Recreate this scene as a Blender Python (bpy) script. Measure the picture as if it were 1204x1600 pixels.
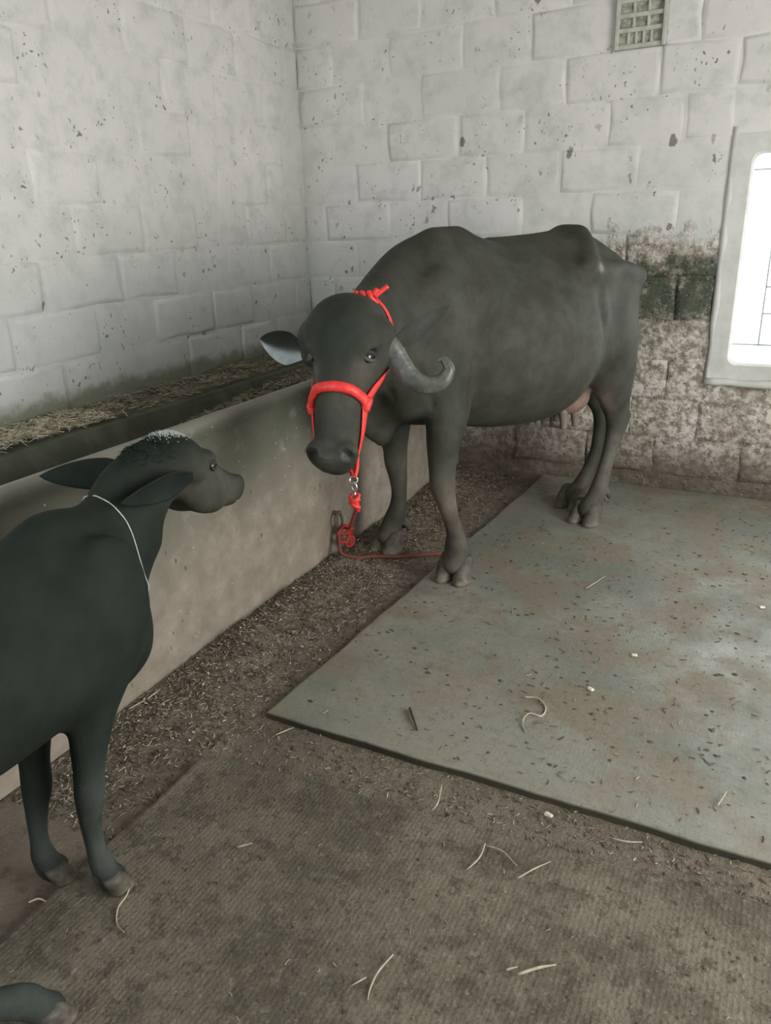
import bpy, math, random
import numpy as np
from mathutils import Vector, Matrix

for o in list(bpy.data.objects): bpy.data.objects.remove(o)
COL = bpy.context.scene.collection
random.seed(7); RNG = np.random.default_rng(7)

# ---------------------------------------------------------------- camera
cam = bpy.data.cameras.new('camera'); cam.sensor_fit = 'VERTICAL'; cam.sensor_height = 36.0
cam.lens = 1195.0 / 1600.0 * 36.0; cam.clip_start = 0.02; cam.clip_end = 200
camo = bpy.data.objects.new('camera', cam); COL.objects.link(camo)
RC = ((0.88826403, -0.13626083, 0.43865704), (0.45825393, 0.32831164, -0.82596296), (-0.03146981, 0.9346895, 0.35406948))
CAMZ = 1.42
camo.matrix_world = Matrix.Translation((0, 0, CAMZ)) @ Matrix(RC).to_4x4()
bpy.context.scene.camera = camo
# ---------------------------------------------------------------- light
world = bpy.data.worlds.new('world'); bpy.context.scene.world = world; world.use_nodes = True
bg = world.node_tree.nodes['Background']
bg.inputs['Color'].default_value = (0.93, 1.0, 0.98, 1); bg.inputs['Strength'].default_value = 2.6
def area(name, loc, rot, sx, sy, power, color):
    l = bpy.data.lights.new(name, 'AREA'); l.shape = 'RECTANGLE'; l.size = sx; l.size_y = sy; l.energy = power; l.color = color
    o = bpy.data.objects.new(name, l); o.location = loc; o.rotation_euler = rot; COL.objects.link(o); return o
# side lamp added to brighten the left wall, the others at window openings
area('side_fill', (2.62, 1.45, 1.45), (0, math.radians(90), 0), 2.0, 2.2, 90, (1.0, .99, .96))
area('daylight_window', (0.25, 4.72, 1.25), (math.radians(-90), 0, 0), 1.1, 1.0, 10, (0.93, 1.0, 1.0))
area('front_area_lamp', (-1.9, -1.25, 1.65), (math.radians(90), 0, 0), 1.1, .9, 24, (0.90, 0.97, 1.0))
vs = bpy.context.scene.view_settings
vs.view_transform = 'Standard'; vs.look = 'None'; vs.gamma = 1; vs.exposure = 0.33; vs.use_curve_mapping = False

# ---------------------------------------------------------------- helpers
def link(o, parent=None):
    COL.objects.link(o)
    if parent is not None: o.parent = parent
    return o
def tag(o, label=None, cat=None, group=None, kind=None):
    if label: o['label'] = label
    if cat: o['category'] = cat
    if group: o['group'] = group
    if kind: o['kind'] = kind
    return o
def empty(name, loc=(0, 0, 0), rotz=0):
    o = bpy.data.objects.new(name, None); o.empty_display_size = .1; o.location = loc; o.rotation_euler = (0, 0, rotz); return link(o)
def mesh_np(name, V, F, mat, smooth=True, col=None):
    """F: (n,k) int array (k = 3 or 4) or list of tuples"""
    me = bpy.data.meshes.new(name)
    V = np.asarray(V, np.float32)
    if isinstance(F, np.ndarray):
        n, k = F.shape
        me.vertices.add(len(V)); me.vertices.foreach_set('co', V.ravel())
        me.loops.add(n * k); me.loops.foreach_set('vertex_index', F.astype(np.int32).ravel())
        me.polygons.add(n); me.polygons.foreach_set('loop_start', np.arange(0, n * k, k, dtype=np.int32))
        me.update(calc_edges=True); me.validate()
    else:
        me.from_pydata([tuple(map(float, v)) for v in V], [], F)
    me.polygons.foreach_set('use_smooth', np.full(len(me.polygons), smooth, dtype=bool))
    if col is not None:
        a = me.color_attributes.new('col', 'FLOAT_COLOR', 'POINT')
        c = np.ones((len(V), 4), np.float32); col = np.asarray(col); c[:, :col.shape[1]] = col; c[:, 3] = col[:, 3] if col.shape[1] == 4 else 0; a.data.foreach_set('color', c.ravel())
    if mat: me.materials.append(mat)
    return me
def obj(name, me, parent=None): return link(bpy.data.objects.new(name, me), parent)
def struct(name, me, parent=None):
    o = obj(name, me, parent)
    if parent is None: o['kind'] = 'structure'
    return o

def hsh(ix, iy, iz, seed):
    n = (ix.astype(np.int64) * 374761393 + iy.astype(np.int64) * 668265263 + iz.astype(np.int64) * 2147483647 + seed * 1274126177) & 0xffffffff
    n = ((n ^ (n >> 13)) * 1274126177) & 0xffffffff
    return ((n ^ (n >> 16)) & 0xffff) / 65535.0
def vnoise(P, scale, seed=0):
    Q = np.asarray(P, float) * scale; I = np.floor(Q).astype(np.int64); f = Q - I; f = f * f * (3 - 2 * f); r = 0
    for a in (0, 1):
        for b in (0, 1):
            for c in (0, 1):
                w = (f[:, 0] if a else 1 - f[:, 0]) * (f[:, 1] if b else 1 - f[:, 1]) * (f[:, 2] if c else 1 - f[:, 2])
                r = r + w * hsh(I[:, 0] + a, I[:, 1] + b, I[:, 2] + c, seed)
    return r * 2 - 1
def fnoise(P, scale, oct=3, seed=0):
    r = 0; a = 1.0; t = 0
    for i in range(oct): r = r + a * vnoise(P, scale * 2 ** i, seed + i); t += a; a *= .5
    return r / t

def grid(o, u, v, nu, nv):
    o, u, v = map(np.array, (o, u, v)); U, W = np.meshgrid(np.linspace(0, 1, nu + 1), np.linspace(0, 1, nv + 1), indexing='ij')
    V = o + U.reshape(-1, 1) * u + W.reshape(-1, 1) * v
    i, j = np.meshgrid(np.arange(nu), np.arange(nv), indexing='ij'); a = (i * (nv + 1) + j).ravel()
    return V.astype(float), np.stack([a, a + nv + 1, a + nv + 2, a + 1], 1)
def box(c, s, bev=0.0):
    """box verts/faces; bev chamfers all edges by scaling inset rings"""
    x, y, z = [q / 2 for q in s]
    if bev <= 0:
        V = [(sx * x, sy * y, sz * z) for sx in (-1, 1) for sy in (-1, 1) for sz in (-1, 1)]
        F = [(0, 1, 3, 2), (4, 6, 7, 5), (0, 4, 5, 1), (2, 3, 7, 6), (0, 2, 6, 4), (1, 5, 7, 3)]
    else:
        V = []; idx = {}
        for sx in (-1, 1):
            for sy in (-1, 1):
                for sz in (-1, 1):
                    for ax, p in enumerate(((x, y - bev, z - bev), (x - bev, y, z - bev), (x - bev, y - bev, z))):
                        idx[(sx, sy, sz, ax)] = len(V); V.append((sx * p[0], sy * p[1], sz * p[2]))
        F = []
        S = (-1, 1)
        for s0 in S:
            F.append(tuple(idx[(s0, a, b, 0)] for a, b in ((-1, -1), (1, -1), (1, 1), (-1, 1))))
            F.append(tuple(idx[(a, s0, b, 1)] for a, b in ((-1, -1), (1, -1), (1, 1), (-1, 1))))
            F.append(tuple(idx[(a, b, s0, 2)] for a, b in ((-1, -1), (1, -1), (1, 1), (-1, 1))))
            for s1 in S:
                F.append((idx[(s0, s1, -1, 0)], idx[(s0, s1, 1, 0)], idx[(s0, s1, 1, 1)], idx[(s0, s1, -1, 1)]))
                F.append((idx[(s0, -1, s1, 0)], idx[(s0, 1, s1, 0)], idx[(s0, 1, s1, 2)], idx[(s0, -1, s1, 2)]))
                F.append((idx[(-1, s0, s1, 1)], idx[(1, s0, s1, 1)], idx[(1, s0, s1, 2)], idx[(-1, s0, s1, 2)]))
                for s2 in S: F.append(tuple(idx[(s0, s1, s2, a)] for a in (0, 1, 2)))
    return [(v[0] + c[0], v[1] + c[1], v[2] + c[2]) for v in V], F
def fixn(me):
    import bmesh
    b = bmesh.new(); b.from_mesh(me); bmesh.ops.recalc_face_normals(b, faces=b.faces); b.to_mesh(me); b.free(); return me
def bx(name, c, s, mat, parent=None, bev=0.0, smooth=False):
    V, F = box(c, s, bev); return obj(name, fixn(mesh_np(name, V, F, mat, smooth)), parent)

def catmull(P, n):
    P = np.asarray(P, float); Q = np.vstack([2 * P[0] - P[1], P, 2 * P[-1] - P[-2]]); out = []
    for i in range(len(P) - 1):
        p0, p1, p2, p3 = Q[i:i + 4]
        for t in np.linspace(0, 1, n, endpoint=False):
            out.append(.5 * ((2 * p1) + (-p0 + p2) * t + (2 * p0 - 5 * p1 + 4 * p2 - p3) * t * t + (-p0 + 3 * p1 - 3 * p2 + p3) * t ** 3))
    out.append(P[-1]); return np.array(out)
def tube_vf(P, R, seg=10, flat=1.0, side=None, twist=0.0, ridge=0.0):
    """swept tube through points P, radii R; flat squashes along the second axis"""
    P = np.asarray(P, float); n = len(P); R = np.broadcast_to(np.asarray(R, float), (n,))
    T = np.gradient(P, axis=0); T /= np.linalg.norm(T, axis=1)[:, None] + 1e-12
    s = np.array(side if side is not None else ((0, 0, 1) if abs(T[0][2]) < .9 else (1, 0, 0)), float)
    V = []
    for i in range(n):
        s = s - T[i] * (s @ T[i]); s /= np.linalg.norm(s) + 1e-12; t = np.cross(T[i], s)
        for k in range(seg):
            a = 2 * math.pi * k / seg + twist * i; r = R[i] * (1 + ridge * math.cos(3 * (a - 2 * twist * i)))
            V.append(P[i] + s * r * math.cos(a) + t * r * flat * math.sin(a))
    F = []
    for i in range(n - 1):
        for k in range(seg):
            a = i * seg + k; b = i * seg + (k + 1) % seg; F.append((a, b, b + seg, a + seg))
    V.append(P[0]); V.append(P[-1]); c0, c1 = len(V) - 2, len(V) - 1
    for k in range(seg):
        F.append((c0, (k + 1) % seg, k)); F.append((c1, (n - 1) * seg + k, (n - 1) * seg + (k + 1) % seg))
    return np.array(V), F
def tube(name, P, R, mat, parent=None, n=6, **k):
    P = catmull(P, n) if n > 1 else np.array(P, float)
    if np.ndim(R): R = np.interp(np.linspace(0, 1, len(P)), np.linspace(0, 1, len(R)), R)
    V, F = tube_vf(P, R, **k); return obj(name, mesh_np(name, V, F, mat), parent)

# ---------------------------------------------------------------- materials
class NT:
    def __init__(s, name):
        s.m = bpy.data.materials.new(name); s.m.use_nodes = True; s.t = s.m.node_tree; s.b = s.t.nodes['Principled BSDF']
        s.pos = s.n('ShaderNodeNewGeometry').outputs['Position']
    def n(s, k, **a):
        x = s.t.nodes.new(k)
        for q, v in a.items(): setattr(x, q, v)
        return x
    def lk(s, a, b): s.t.links.new(a, b)
    def put(s, sock, v):
        if hasattr(v, 'is_output'): s.lk(v, sock)
        elif v is not None:
            if sock.type == 'RGBA': sock.default_value = (*v, 1) if len(v) == 3 else v
            else: sock.default_value = v
    def noise(s, scale, detail=4, rough=.6, vec=None, dist=0.0):
        x = s.n('ShaderNodeTexNoise'); x.inputs['Scale'].default_value = scale; x.inputs['Detail'].default_value = detail
        x.inputs['Roughness'].default_value = rough; x.inputs['Distortion'].default_value = dist; s.lk(vec or s.pos, x.inputs['Vector']); return x.outputs['Fac']
    def voro(s, scale, vec=None, feat='F1', out='Distance', rand=1.0):
        x = s.n('ShaderNodeTexVoronoi', feature=feat); x.inputs['Scale'].default_value = scale; x.inputs['Randomness'].default_value = rand
        s.lk(vec or s.pos, x.inputs['Vector']); return x.outputs[out]
    def math(s, op, a, b=None, c=None, clamp=False):
        x = s.n('ShaderNodeMath', operation=op); x.use_clamp = clamp; s.put(x.inputs[0], a)
        if b is not None: s.put(x.inputs[1], b)
        if c is not None: s.put(x.inputs[2], c)
        return x.outputs[0]
    def ramp(s, v, lo, hi, a=0.0, b=1.0, smooth=True):
        x = s.n('ShaderNodeMapRange'); x.interpolation_type = 'SMOOTHSTEP' if smooth else 'LINEAR'; x.clamp = True
        s.put(x.inputs[0], v)
        for i, q in enumerate((lo, hi, a, b)): x.inputs[i + 1].default_value = q
        return x.outputs[0]
    def mix(s, f, a, b, mode='MIX'):
        x = s.n('ShaderNodeMix', data_type='RGBA', blend_type=mode); s.put(x.inputs['Factor'], f); s.put(x.inputs['A'], a); s.put(x.inputs['B'], b); return x.outputs['Result']
    def vec(s, scale=(1, 1, 1), add=(0, 0, 0), v=None):
        x = s.n('ShaderNodeMapping'); s.lk(v or s.pos, x.inputs[0]); x.inputs['Scale'].default_value = scale; x.inputs['Location'].default_value = add; return x.outputs[0]
    def xyz(s, v=None):
        x = s.n('ShaderNodeSeparateXYZ'); s.lk(v or s.pos, x.inputs[0]); return x.outputs
    def bump(s, h, strength=.3, dist=.005, normal=None):
        x = s.n('ShaderNodeBump'); x.inputs['Strength'].default_value = strength; x.inputs['Distance'].default_value = dist; s.lk(h, x.inputs['Height'])
        if normal: s.lk(normal, x.inputs['Normal'])
        return x.outputs[0]
    def out(s, color=None, rough=.7, normal=None, spec=None, metal=None):
        s.put(s.b.inputs['Base Color'], color); s.put(s.b.inputs['Roughness'], rough)
        if normal: s.lk(normal, s.b.inputs['Normal'])
        if spec is not None: s.put(s.b.inputs['Specular IOR Level'], spec)
        if metal is not None: s.put(s.b.inputs['Metallic'], metal)
        return s.m

def m_wall(name, back):
    t = NT(name); X, Y, Z = t.xyz()
    n1 = t.noise(1.6, 5); n2 = t.noise(9, 6, .65); n3 = t.noise(60, 5, .7)
    base = t.mix(t.ramp(n1, .3, .7), (.635, .61, .59), (.715, .68, .665))
    base = t.mix(t.math('MULTIPLY', t.ramp(n2, .42, .72), .5), base, (.43, .44, .41))
    # green-grey tone low on the walls, darker green-grey towards the corner
    low_tone = t.math('MULTIPLY', t.ramp(t.math('ADD', Z, t.math('MULTIPLY', n1, .5)), 2.0, 1.1), .45)
    base = t.mix(low_tone, base, (.45, .50, .48))
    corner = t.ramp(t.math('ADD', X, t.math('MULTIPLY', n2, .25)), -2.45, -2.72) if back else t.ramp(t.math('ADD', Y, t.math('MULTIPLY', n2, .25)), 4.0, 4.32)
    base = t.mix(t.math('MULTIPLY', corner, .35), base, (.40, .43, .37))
    # dung splashes and specks
    wob = t.n('ShaderNodeTexNoise'); wob.inputs['Scale'].default_value = 26; wob.inputs['Detail'].default_value = 3; t.lk(t.pos, wob.inputs['Vector'])
    w2 = t.n('ShaderNodeVectorMath', operation='MULTIPLY_ADD'); t.lk(wob.outputs['Color'], w2.inputs[0]); w2.inputs[1].default_value = (.055, .055, .055); t.lk(t.pos, w2.inputs[2]); wp = w2.outputs[0]
    sv = t.vec((1, 1, .62), v=wp)
    def specks(sc, r, dens, v):
        d = t.voro(sc, v); cl = t.voro(sc, v, out='Color'); sp = t.n('ShaderNodeSeparateColor'); t.lk(cl, sp.inputs[0])
        size = t.math('MULTIPLY', t.ramp(sp.outputs[0], 1 - dens, 1.0), r)
        return t.ramp(t.math('SUBTRACT', t.math('ADD', d, t.math('MULTIPLY', t.math('SUBTRACT', n3, .5), .18)), size), .03, -.03)
    clus = t.ramp(t.noise(2.3, 3), .45, .58)
    low = t.ramp(Z, 2.1, 1.2, .35, 1.0)
    s1 = t.math('MULTIPLY', specks(24, .30, .42, sv), t.math('MULTIPLY', clus, low))
    s2 = t.math('MULTIPLY', specks(58, .34, .42, t.vec((1, 1, .7), (3, 1, 2), v=wp)), t.ramp(t.noise(4, 3), .48, .6))
    s3 = specks(10, .19, .26, t.vec((1, 1, .6), (1.3, 5, .2), v=wp))
    sp = t.math('MAXIMUM', t.math('MAXIMUM', s1, s2), s3)
    base = t.mix(t.math('MULTIPLY', sp, .80), base, (.13, .115, .075))
    if not back: base = t.mix(t.math('MULTIPLY', t.ramp(t.math('ADD', Z, t.math('MULTIPLY', t.math('SUBTRACT', n2, .5), .16)), .80, .735), .8), base, (.17, .175, .11))
    h = t.math('ADD', t.math('MULTIPLY', n2, .7), t.math('MULTIPLY', n3, .3))
    rough = .82
    if back:
        zz = t.math('ADD', Z, t.math('MULTIPLY', t.math('SUBTRACT', n2, .5), .55))
        zz = t.math('ADD', zz, t.ramp(X, -1.15, -1.6, 0, .42)); lime = t.ramp(zz, 1.22, 1.38)                       # whitewash worn away low on the wall
        pits = t.voro(26, t.vec((1, 1, 1.2))); grain = t.noise(24, 7, .78)
        raw = t.mix(t.ramp(grain, .35, .65), (.20, .155, .12), (.50, .44, .375))
        raw = t.mix(t.ramp(t.noise(6, 5, .7), .38, .6), raw, t.mix(t.ramp(grain, .4, .58), (.26, .205, .16), (.70, .66, .60)))
        # moss band beside the window
        mz = t.math('ADD', Z, t.math('MULTIPLY', t.math('SUBTRACT', n2, .5), .40)); mx = t.math('ADD', X, t.math('MULTIPLY', n2, .1))
        moss = t.math('MULTIPLY', t.math('MULTIPLY', t.ramp(mz, .86, .98), t.ramp(mz, 1.26, 1.16)), t.ramp(mx, -1.4, -1.1)); moss = t.math('MULTIPLY', moss, t.ramp(t.noise(6.5, 4, .7), .34, .50))
        raw = t.mix(t.math('MULTIPLY', moss, .93), raw, t.mix(t.ramp(t.noise(90, 4, .8), .56, .66), (.032, .046, .022), (.34, .36, .29)))  # pale noise flecks stand for glints, painted into the moss colour
        streak = t.math('MULTIPLY', t.ramp(t.noise(8, 4, .6, t.vec((1.2, 1, .35))), .52, .6), t.math('MULTIPLY', t.ramp(mz, .55, .8), t.ramp(mz, 1.2, 1.0)))
        raw = t.mix(t.math('MULTIPLY', streak, .5), raw, (.10, .11, .06))
        foot = t.ramp(t.math('ADD', Z, t.math('MULTIPLY', n2, .12)), .42, .10)
        raw = t.mix(t.math('MULTIPLY', foot, .85), raw, (.105, .080, .055))
        base = t.mix(lime, raw, base)
        hp = t.math('ADD', t.math('MULTIPLY', t.ramp(pits, .02, .32), .6), grain)
        x = t.n('ShaderNodeMix', data_type='FLOAT'); t.lk(lime, x.inputs[0]); t.lk(t.math('MULTIPLY', hp, 1.6), x.inputs[2]); t.lk(t.math('MULTIPLY', h, .5), x.inputs[3]); h = x.outputs[0]
        rough = t.ramp(lime, 0, 1, .48, .82)
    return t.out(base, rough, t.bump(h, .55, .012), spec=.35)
M_left = m_wall('limewash_left', False); M_back = m_wall('limewash_back', True)

def m_simple(name, a, b, scale=8, rough=.7, bump=.2, bd=.004, spec=.4, detail=5, metal=0.0, lo=.35, hi=.65):
    t = NT(name); n = t.noise(scale, detail, .65)
    return t.out(t.mix(t.ramp(n, lo, hi), a, b), rough, t.bump(t.noise(scale * 3, 4), bump, bd), spec=spec, metal=metal)
M_frame = m_simple('window_cement', (.55, .54, .51), (.66, .645, .62), 7, .8)
M_ceil = m_simple('roof_sheet_grey', (.30, .29, .27), (.4, .39, .36), 3, .8)
M_iron = m_simple('painted_iron', (.38, .43, .44), (.5, .55, .55), 20, .5)
M_vent = m_simple('vent_plaster', (.40, .40, .34), (.52, .51, .45), 22, .85)
M_ventdark = m_simple('vent_grime', (.20, .19, .15), (.42, .41, .35), 40, .9)
M_steel = m_simple('bright_steel', (.7, .7, .68), (.85, .85, .83), 30, .25, .05, metal=1.0)
M_rust = m_simple('rusty_iron', (.07, .05, .04), (.17, .11, .08), 60, .7)
M_earth = m_simple('outside_yard', (.62, .63, .56), (.72, .74, .66), 2, .9)
M_string = m_simple('pale_string', (.42, .44, .38), (.55, .56, .5), 80, .8)

def m_red():
    t = NT('red_nylon'); n = t.noise(70, 3)
    return t.out(t.mix(t.ramp(n, .3, .7), (.68, .030, .028), (.80, .055, .045)), .42, t.bump(t.voro(300), .35, .002), spec=.5)
M_red = m_red()
def m_redrope():
    t = NT('red_rope_dirty'); n = t.noise(40, 4)
    return t.out(t.mix(t.ramp(n, .35, .7), (.50, .045, .035), (.24, .075, .055)), .7, t.bump(t.voro(240), .6, .003), spec=.3)
M_redrope = m_redrope()

def m_trough():
    t = NT('trough_cement'); X, Y, Z = t.xyz(); n1 = t.noise(2.4, 5); n2 = t.noise(11, 6, .65); n3 = t.noise(70, 4)
    up = t.mix(t.ramp(n1, .35, .65), (.095, .100, .072), (.135, .132, .100))
    lo = t.mix(t.ramp(n2, .3, .7), (.225, .185, .145), (.31, .262, .212))
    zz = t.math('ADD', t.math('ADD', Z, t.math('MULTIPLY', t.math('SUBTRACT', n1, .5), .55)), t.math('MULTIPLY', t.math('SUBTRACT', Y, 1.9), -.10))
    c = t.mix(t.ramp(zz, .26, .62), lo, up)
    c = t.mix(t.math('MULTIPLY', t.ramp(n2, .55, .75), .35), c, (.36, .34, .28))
    # rim highlight painted into the colour, paler towards the top
    c = t.mix(t.math('MULTIPLY', t.ramp(Z, .775, .81), .7), c, (.26, .245, .20))
    drk = t.voro(26, t.vec((1, 1, .5))); c = t.mix(t.math('MULTIPLY', t.ramp(drk, .16, .08), t.ramp(t.noise(5), .5, .6)), c, (.09, .075, .05))
    wht = t.voro(22, t.vec((1, 1.2, .9), (2, 2, 2))); c = t.mix(t.ramp(wht, .075, .05), c, (.50, .48, .42))
    return t.out(c, t.ramp(zz, .3, .7, .75, .55), t.bump(t.math('ADD', n2, t.math('MULTIPLY', n3, .3)), .35, .006), spec=.4)
M_trough = m_trough()
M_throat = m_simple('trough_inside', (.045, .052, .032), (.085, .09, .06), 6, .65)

def m_mat(name, green, rough0):
    t = NT(name); X, Y, Z = t.xyz(); n1 = t.noise(1.5, 5, .6); n2 = t.noise(7, 6, .7); n3 = t.noise(60, 5, .7); n4 = t.noise(3.3, 6, .7, t.vec((1, 1, 1), (7, 3, 0)))
    if green:
        c = t.mix(t.ramp(n1, .35, .65), (.175, .184, .152), (.275, .265, .225))
        c = t.mix(t.math('MULTIPLY', t.ramp(n4, .44, .60), .8), c, (.215, .172, .125)); c = t.mix(t.math('MULTIPLY', t.ramp(t.noise(.9, 3, .5, t.vec((1, 1, 1), (4, 9, 1))), .5, .64), .7), c, (.29, .28, .24))
        c = t.mix(t.math('MULTIPLY', t.ramp(n2, .58, .75), .6), c, (.11, .085, .055))
    else:
        c = t.mix(t.ramp(n1, .35, .65), (.130, .112, .080), (.205, .178, .132))
        c = t.mix(t.math('MULTIPLY', t.ramp(n4, .44, .62), .75), c, (.075, .064, .044)); c = t.mix(t.math('MULTIPLY', t.ramp(t.noise(26, 5, .8), .50, .66), .5), c, (.24, .205, .155)); c = t.mix(t.math('MULTIPLY', t.ramp(t.noise(17, 5, .8), .50, .62), .75), c, (.060, .050, .034))
        c = t.mix(t.math('MULTIPLY', t.ramp(n2, .56, .72), .4), c, (.23, .195, .145))
    fl = t.voro(38, t.vec((1, 1, 1), (1, 8, 0))); c = t.mix(t.math('MULTIPLY', t.ramp(fl, .12, .06), t.ramp(t.noise(6), .5, .56)), c, (.07, .05, .032))
    c = t.mix(t.math('MULTIPLY', t.ramp(t.noise(34, 6, .85), .50, .68), .55), c, (.105, .085, .058)); c = t.mix(t.math('MULTIPLY', t.ramp(t.noise(48, 5, .8, t.vec((1, 1, 1), (5, 5, 5))), .54, .70), .45), c, (.33, .31, .26))
    c = t.mix(t.ramp(Z, -.001, -.006), c, (.055, .050, .035))  # mat edges darkened: the gap shadow is put into the colour
    kn = t.voro(85, t.vec((1, 1, 1)), rand=.35)
    h = t.math('ADD', t.math('MULTIPLY', t.ramp(kn, .1, .7), .06 if green else .13), t.math('ADD', t.math('MULTIPLY', n3, .5), t.math('MULTIPLY', n2, .9)))
    r = t.ramp(t.math('ADD', n2, t.math('MULTIPLY', n4, .7)), .6, 1.0, rough0, rough0 + .35)
    return t.out(c, r, t.bump(h, .55, .006 if green else .014), spec=.5)
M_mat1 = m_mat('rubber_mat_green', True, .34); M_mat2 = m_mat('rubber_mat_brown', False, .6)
def m_floor():
    t = NT('dung_floor'); n1 = t.noise(2, 5, .6); n2 = t.noise(14, 6, .75); n3 = t.noise(90, 4, .7)
    c = t.mix(t.ramp(n1, .35, .65), (.150, .120, .092), (.215, .175, .138))
    c = t.mix(t.math('MULTIPLY', t.ramp(n2, .5, .68), .8), c, (.085, .066, .045)); c = t.mix(t.math('MULTIPLY', t.ramp(n3, .58, .70), .6), c, (.32, .27, .20))
    return t.out(c, t.ramp(n2, .3, .7, .5, .85), t.bump(t.math('ADD', n2, t.math('MULTIPLY', n3, .5)), .8, .012), spec=.4)
M_floor = m_floor()
def m_attr(name, rough=.7, bumps=(.15, .002, 260), mul=(.8, 1.25, 30), spec=.35, fur=None):
    t = NT(name); a = t.n('ShaderNodeAttribute'); a.attribute_name = 'col'; n = t.noise(mul[2], 5, .65)
    k = t.ramp(n, .3, .7, mul[0], mul[1]); x = t.n('ShaderNodeVectorMath', operation='SCALE'); t.lk(a.outputs['Color'], x.inputs[0]); t.lk(k, x.inputs['Scale'])
    h = t.noise(bumps[2], 3, .7, t.vec((1, 1, .3)) if fur else None)
    return t.out(x.outputs[0], t.ramp(a.outputs['Alpha'], 0, 1, rough, .22, False), t.bump(h, bumps[0], bumps[1]), spec=spec)
M_skin = m_attr('buffalo_hide', .66, (.45, .003, 150), (.72, 1.28, 9), .20, True)
M_calfskin = m_attr('calf_coat', .75, (.5, .003, 200), (.75, 1.3, 9), .18, True)
M_hoof = m_attr('hoof_horn', .6, (.3, .002, 120), (.6, 1.4, 40), .4)
M_straw = m_attr('straw', .75, (.1, .001, 100), (.8, 1.2, 50), .25)
def m_horn():
    t = NT('horn'); n = t.noise(30, 4); w = t.noise(90, 3, .6, t.vec((1, .3, 1)))
    return t.out(t.mix(t.ramp(n, .3, .7), (.060, .062, .056), (.115, .115, .105)), .38, t.bump(w, .35, .004), spec=.5)
M_horn = m_horn()
t = NT('wet_eye'); M_eye = t.out((.012, .009, .007), .06, spec=.9)
t = NT('eye_white'); M_eyew = t.out((.55, .45, .42), .25, spec=.6)

# ---------------------------------------------------------------- room shell
YB, XL, ZC, XR, YF = 4.293, -2.77, 3.0, 2.7, -1.3
WX0, WX1, WZ0, WZ1 = -.355, .80, .605, 1.752            # cement window frame outline
def wall_relief(V, axis, back):
    d = fnoise(V, 3.5, 3, 5) * .004 + fnoise(V, 16, 3, 9) * .0022
    if back:
        low = np.clip((1.12 - V[:, 2] + .15 * fnoise(V, 5, 2, 3)) / .12, 0, 1); d = d + low * (fnoise(V, 22, 3, 21) * .009 - .006)
    V[:, axis] += d if axis == 0 else -d
    return V
# left wall
V, F = grid((XL, YF, -.08), (0, YB - YF + .1, 0), (0, 0, ZC + .08), 260, 140)
V = wall_relief(V, 0, False); wl_o = struct('wall_left', mesh_np('wall_left', V, F, M_left))
# back wall around the window opening: one sheet with the quads of the opening removed, relief in the rest
V, F = grid((XL - .02, YB, -.08), (XR - XL + .02, 0, 0), (0, 0, ZC + .08), 270, 150)
F = F[:, ::-1]; C_ = V[F].mean(1)
keep = ~((C_[:, 0] > WX0 + .03) & (C_[:, 0] < WX1 - .03) & (C_[:, 2] > WZ0 + .03) & (C_[:, 2] < WZ1 - .03))
V = wall_relief(V, 1, True); wb_o = struct('wall_back', mesh_np('wall_back', V, F[keep], M_back))
def block_mesh(w, h, d, back, jit, seed):
    """a rough masonry block: chamfered front with wandering edges, about 26 triangles"""
    r = random.Random(seed); out = []; inn = []
    pts = [(-1, -1), (-.33, -1), (.33, -1), (1, -1), (1, 0), (1, 1), (.33, 1), (-.33, 1), (-1, 1), (-1, 0)]
    for x, z in pts: out.append((x * w / 2 + r.uniform(-jit, jit), z * h / 2 + r.uniform(-jit, jit)))
    for (x, z), (u, v) in zip(out, pts):
        k = .008 + r.uniform(0, .012); inn.append((x - k * (1 if u > 0 else -1) * (abs(u) > .5 or 0), z - k * v * (abs(v) > .5)))
    n = len(pts); V = [(x, 0.03, z) for x, z in out] + [(x, .001, z) for x, z in out] + [(x, .001, z) for x, z in out] + [(x, -d + r.uniform(-.0008, .0008), z) for x, z in inn] + [(x - .012 * np.sign(u) * (abs(u) > .5), -d - .0006, z - .012 * v) for (x, z), (u, v) in zip(inn, pts)] + [(0, -d - .001, 0)]
    F = []
    for k in range(n):
        a, b = k, (k + 1) % n; F += [(a, b, b + n, a + n), (a + 2 * n, b + 2 * n, b + 3 * n, a + 3 * n), (a + 3 * n, b + 3 * n, b + 4 * n, a + 4 * n), (a + 4 * n, b + 4 * n, 5 * n)]
    return V, F
def blocks(wall, left):
    c = 0; mat = M_left if left else M_back
    z0 = [0.06 + .21 * i for i in range(14)]
    a0, a1 = (YF, YB) if left else (XL, XR)
    for i, z in enumerate(z0):
        s = a0 + (0 if i % 2 else -.2); k = 0
        while s < a1:
            L = .40 + .05 * math.sin(i * 7.1 + k * 3.3); e = s + L; u0, u1 = max(s, a0) + .002, min(e, a1) - .002; s = e; k += 1
            if u1 - u0 < .1: continue
            if left and (z < .62 or u0 < .6): continue                      # hidden by the trough / beside the camera
            if not left:
                if u0 < -1.75 and z < .60: continue
                if u1 > WX0 - .02 and u0 < WX1 + .02 and z + .2 > WZ0 and z < WZ1:
                    if u0 < WX0 - .12: u1 = WX0 - .015
                    elif u1 > WX1 + .12: u0 = WX1 + .015
                    else: continue
                if u0 > 1.6: continue
            c += 1; r = random.Random(c * 13 + left)
            d = r.choice([.001, .003, .005, .007, .009]) if (z > 1.15 or left) else r.choice([.004, .009, .014])
            V, F = block_mesh(u1 - u0, .205, d, False, .007, c * 31 + left)
            me = fixn(mesh_np('block', V, F, mat, True)); o = obj('block', me, wall)
            cx, cz = (u0 + u1) / 2, z + .105
            if left: o.location = (XL, cx, cz); o.rotation_euler = (0, 0, math.radians(90))
            else: o.location = (cx, YB, cz)
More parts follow.
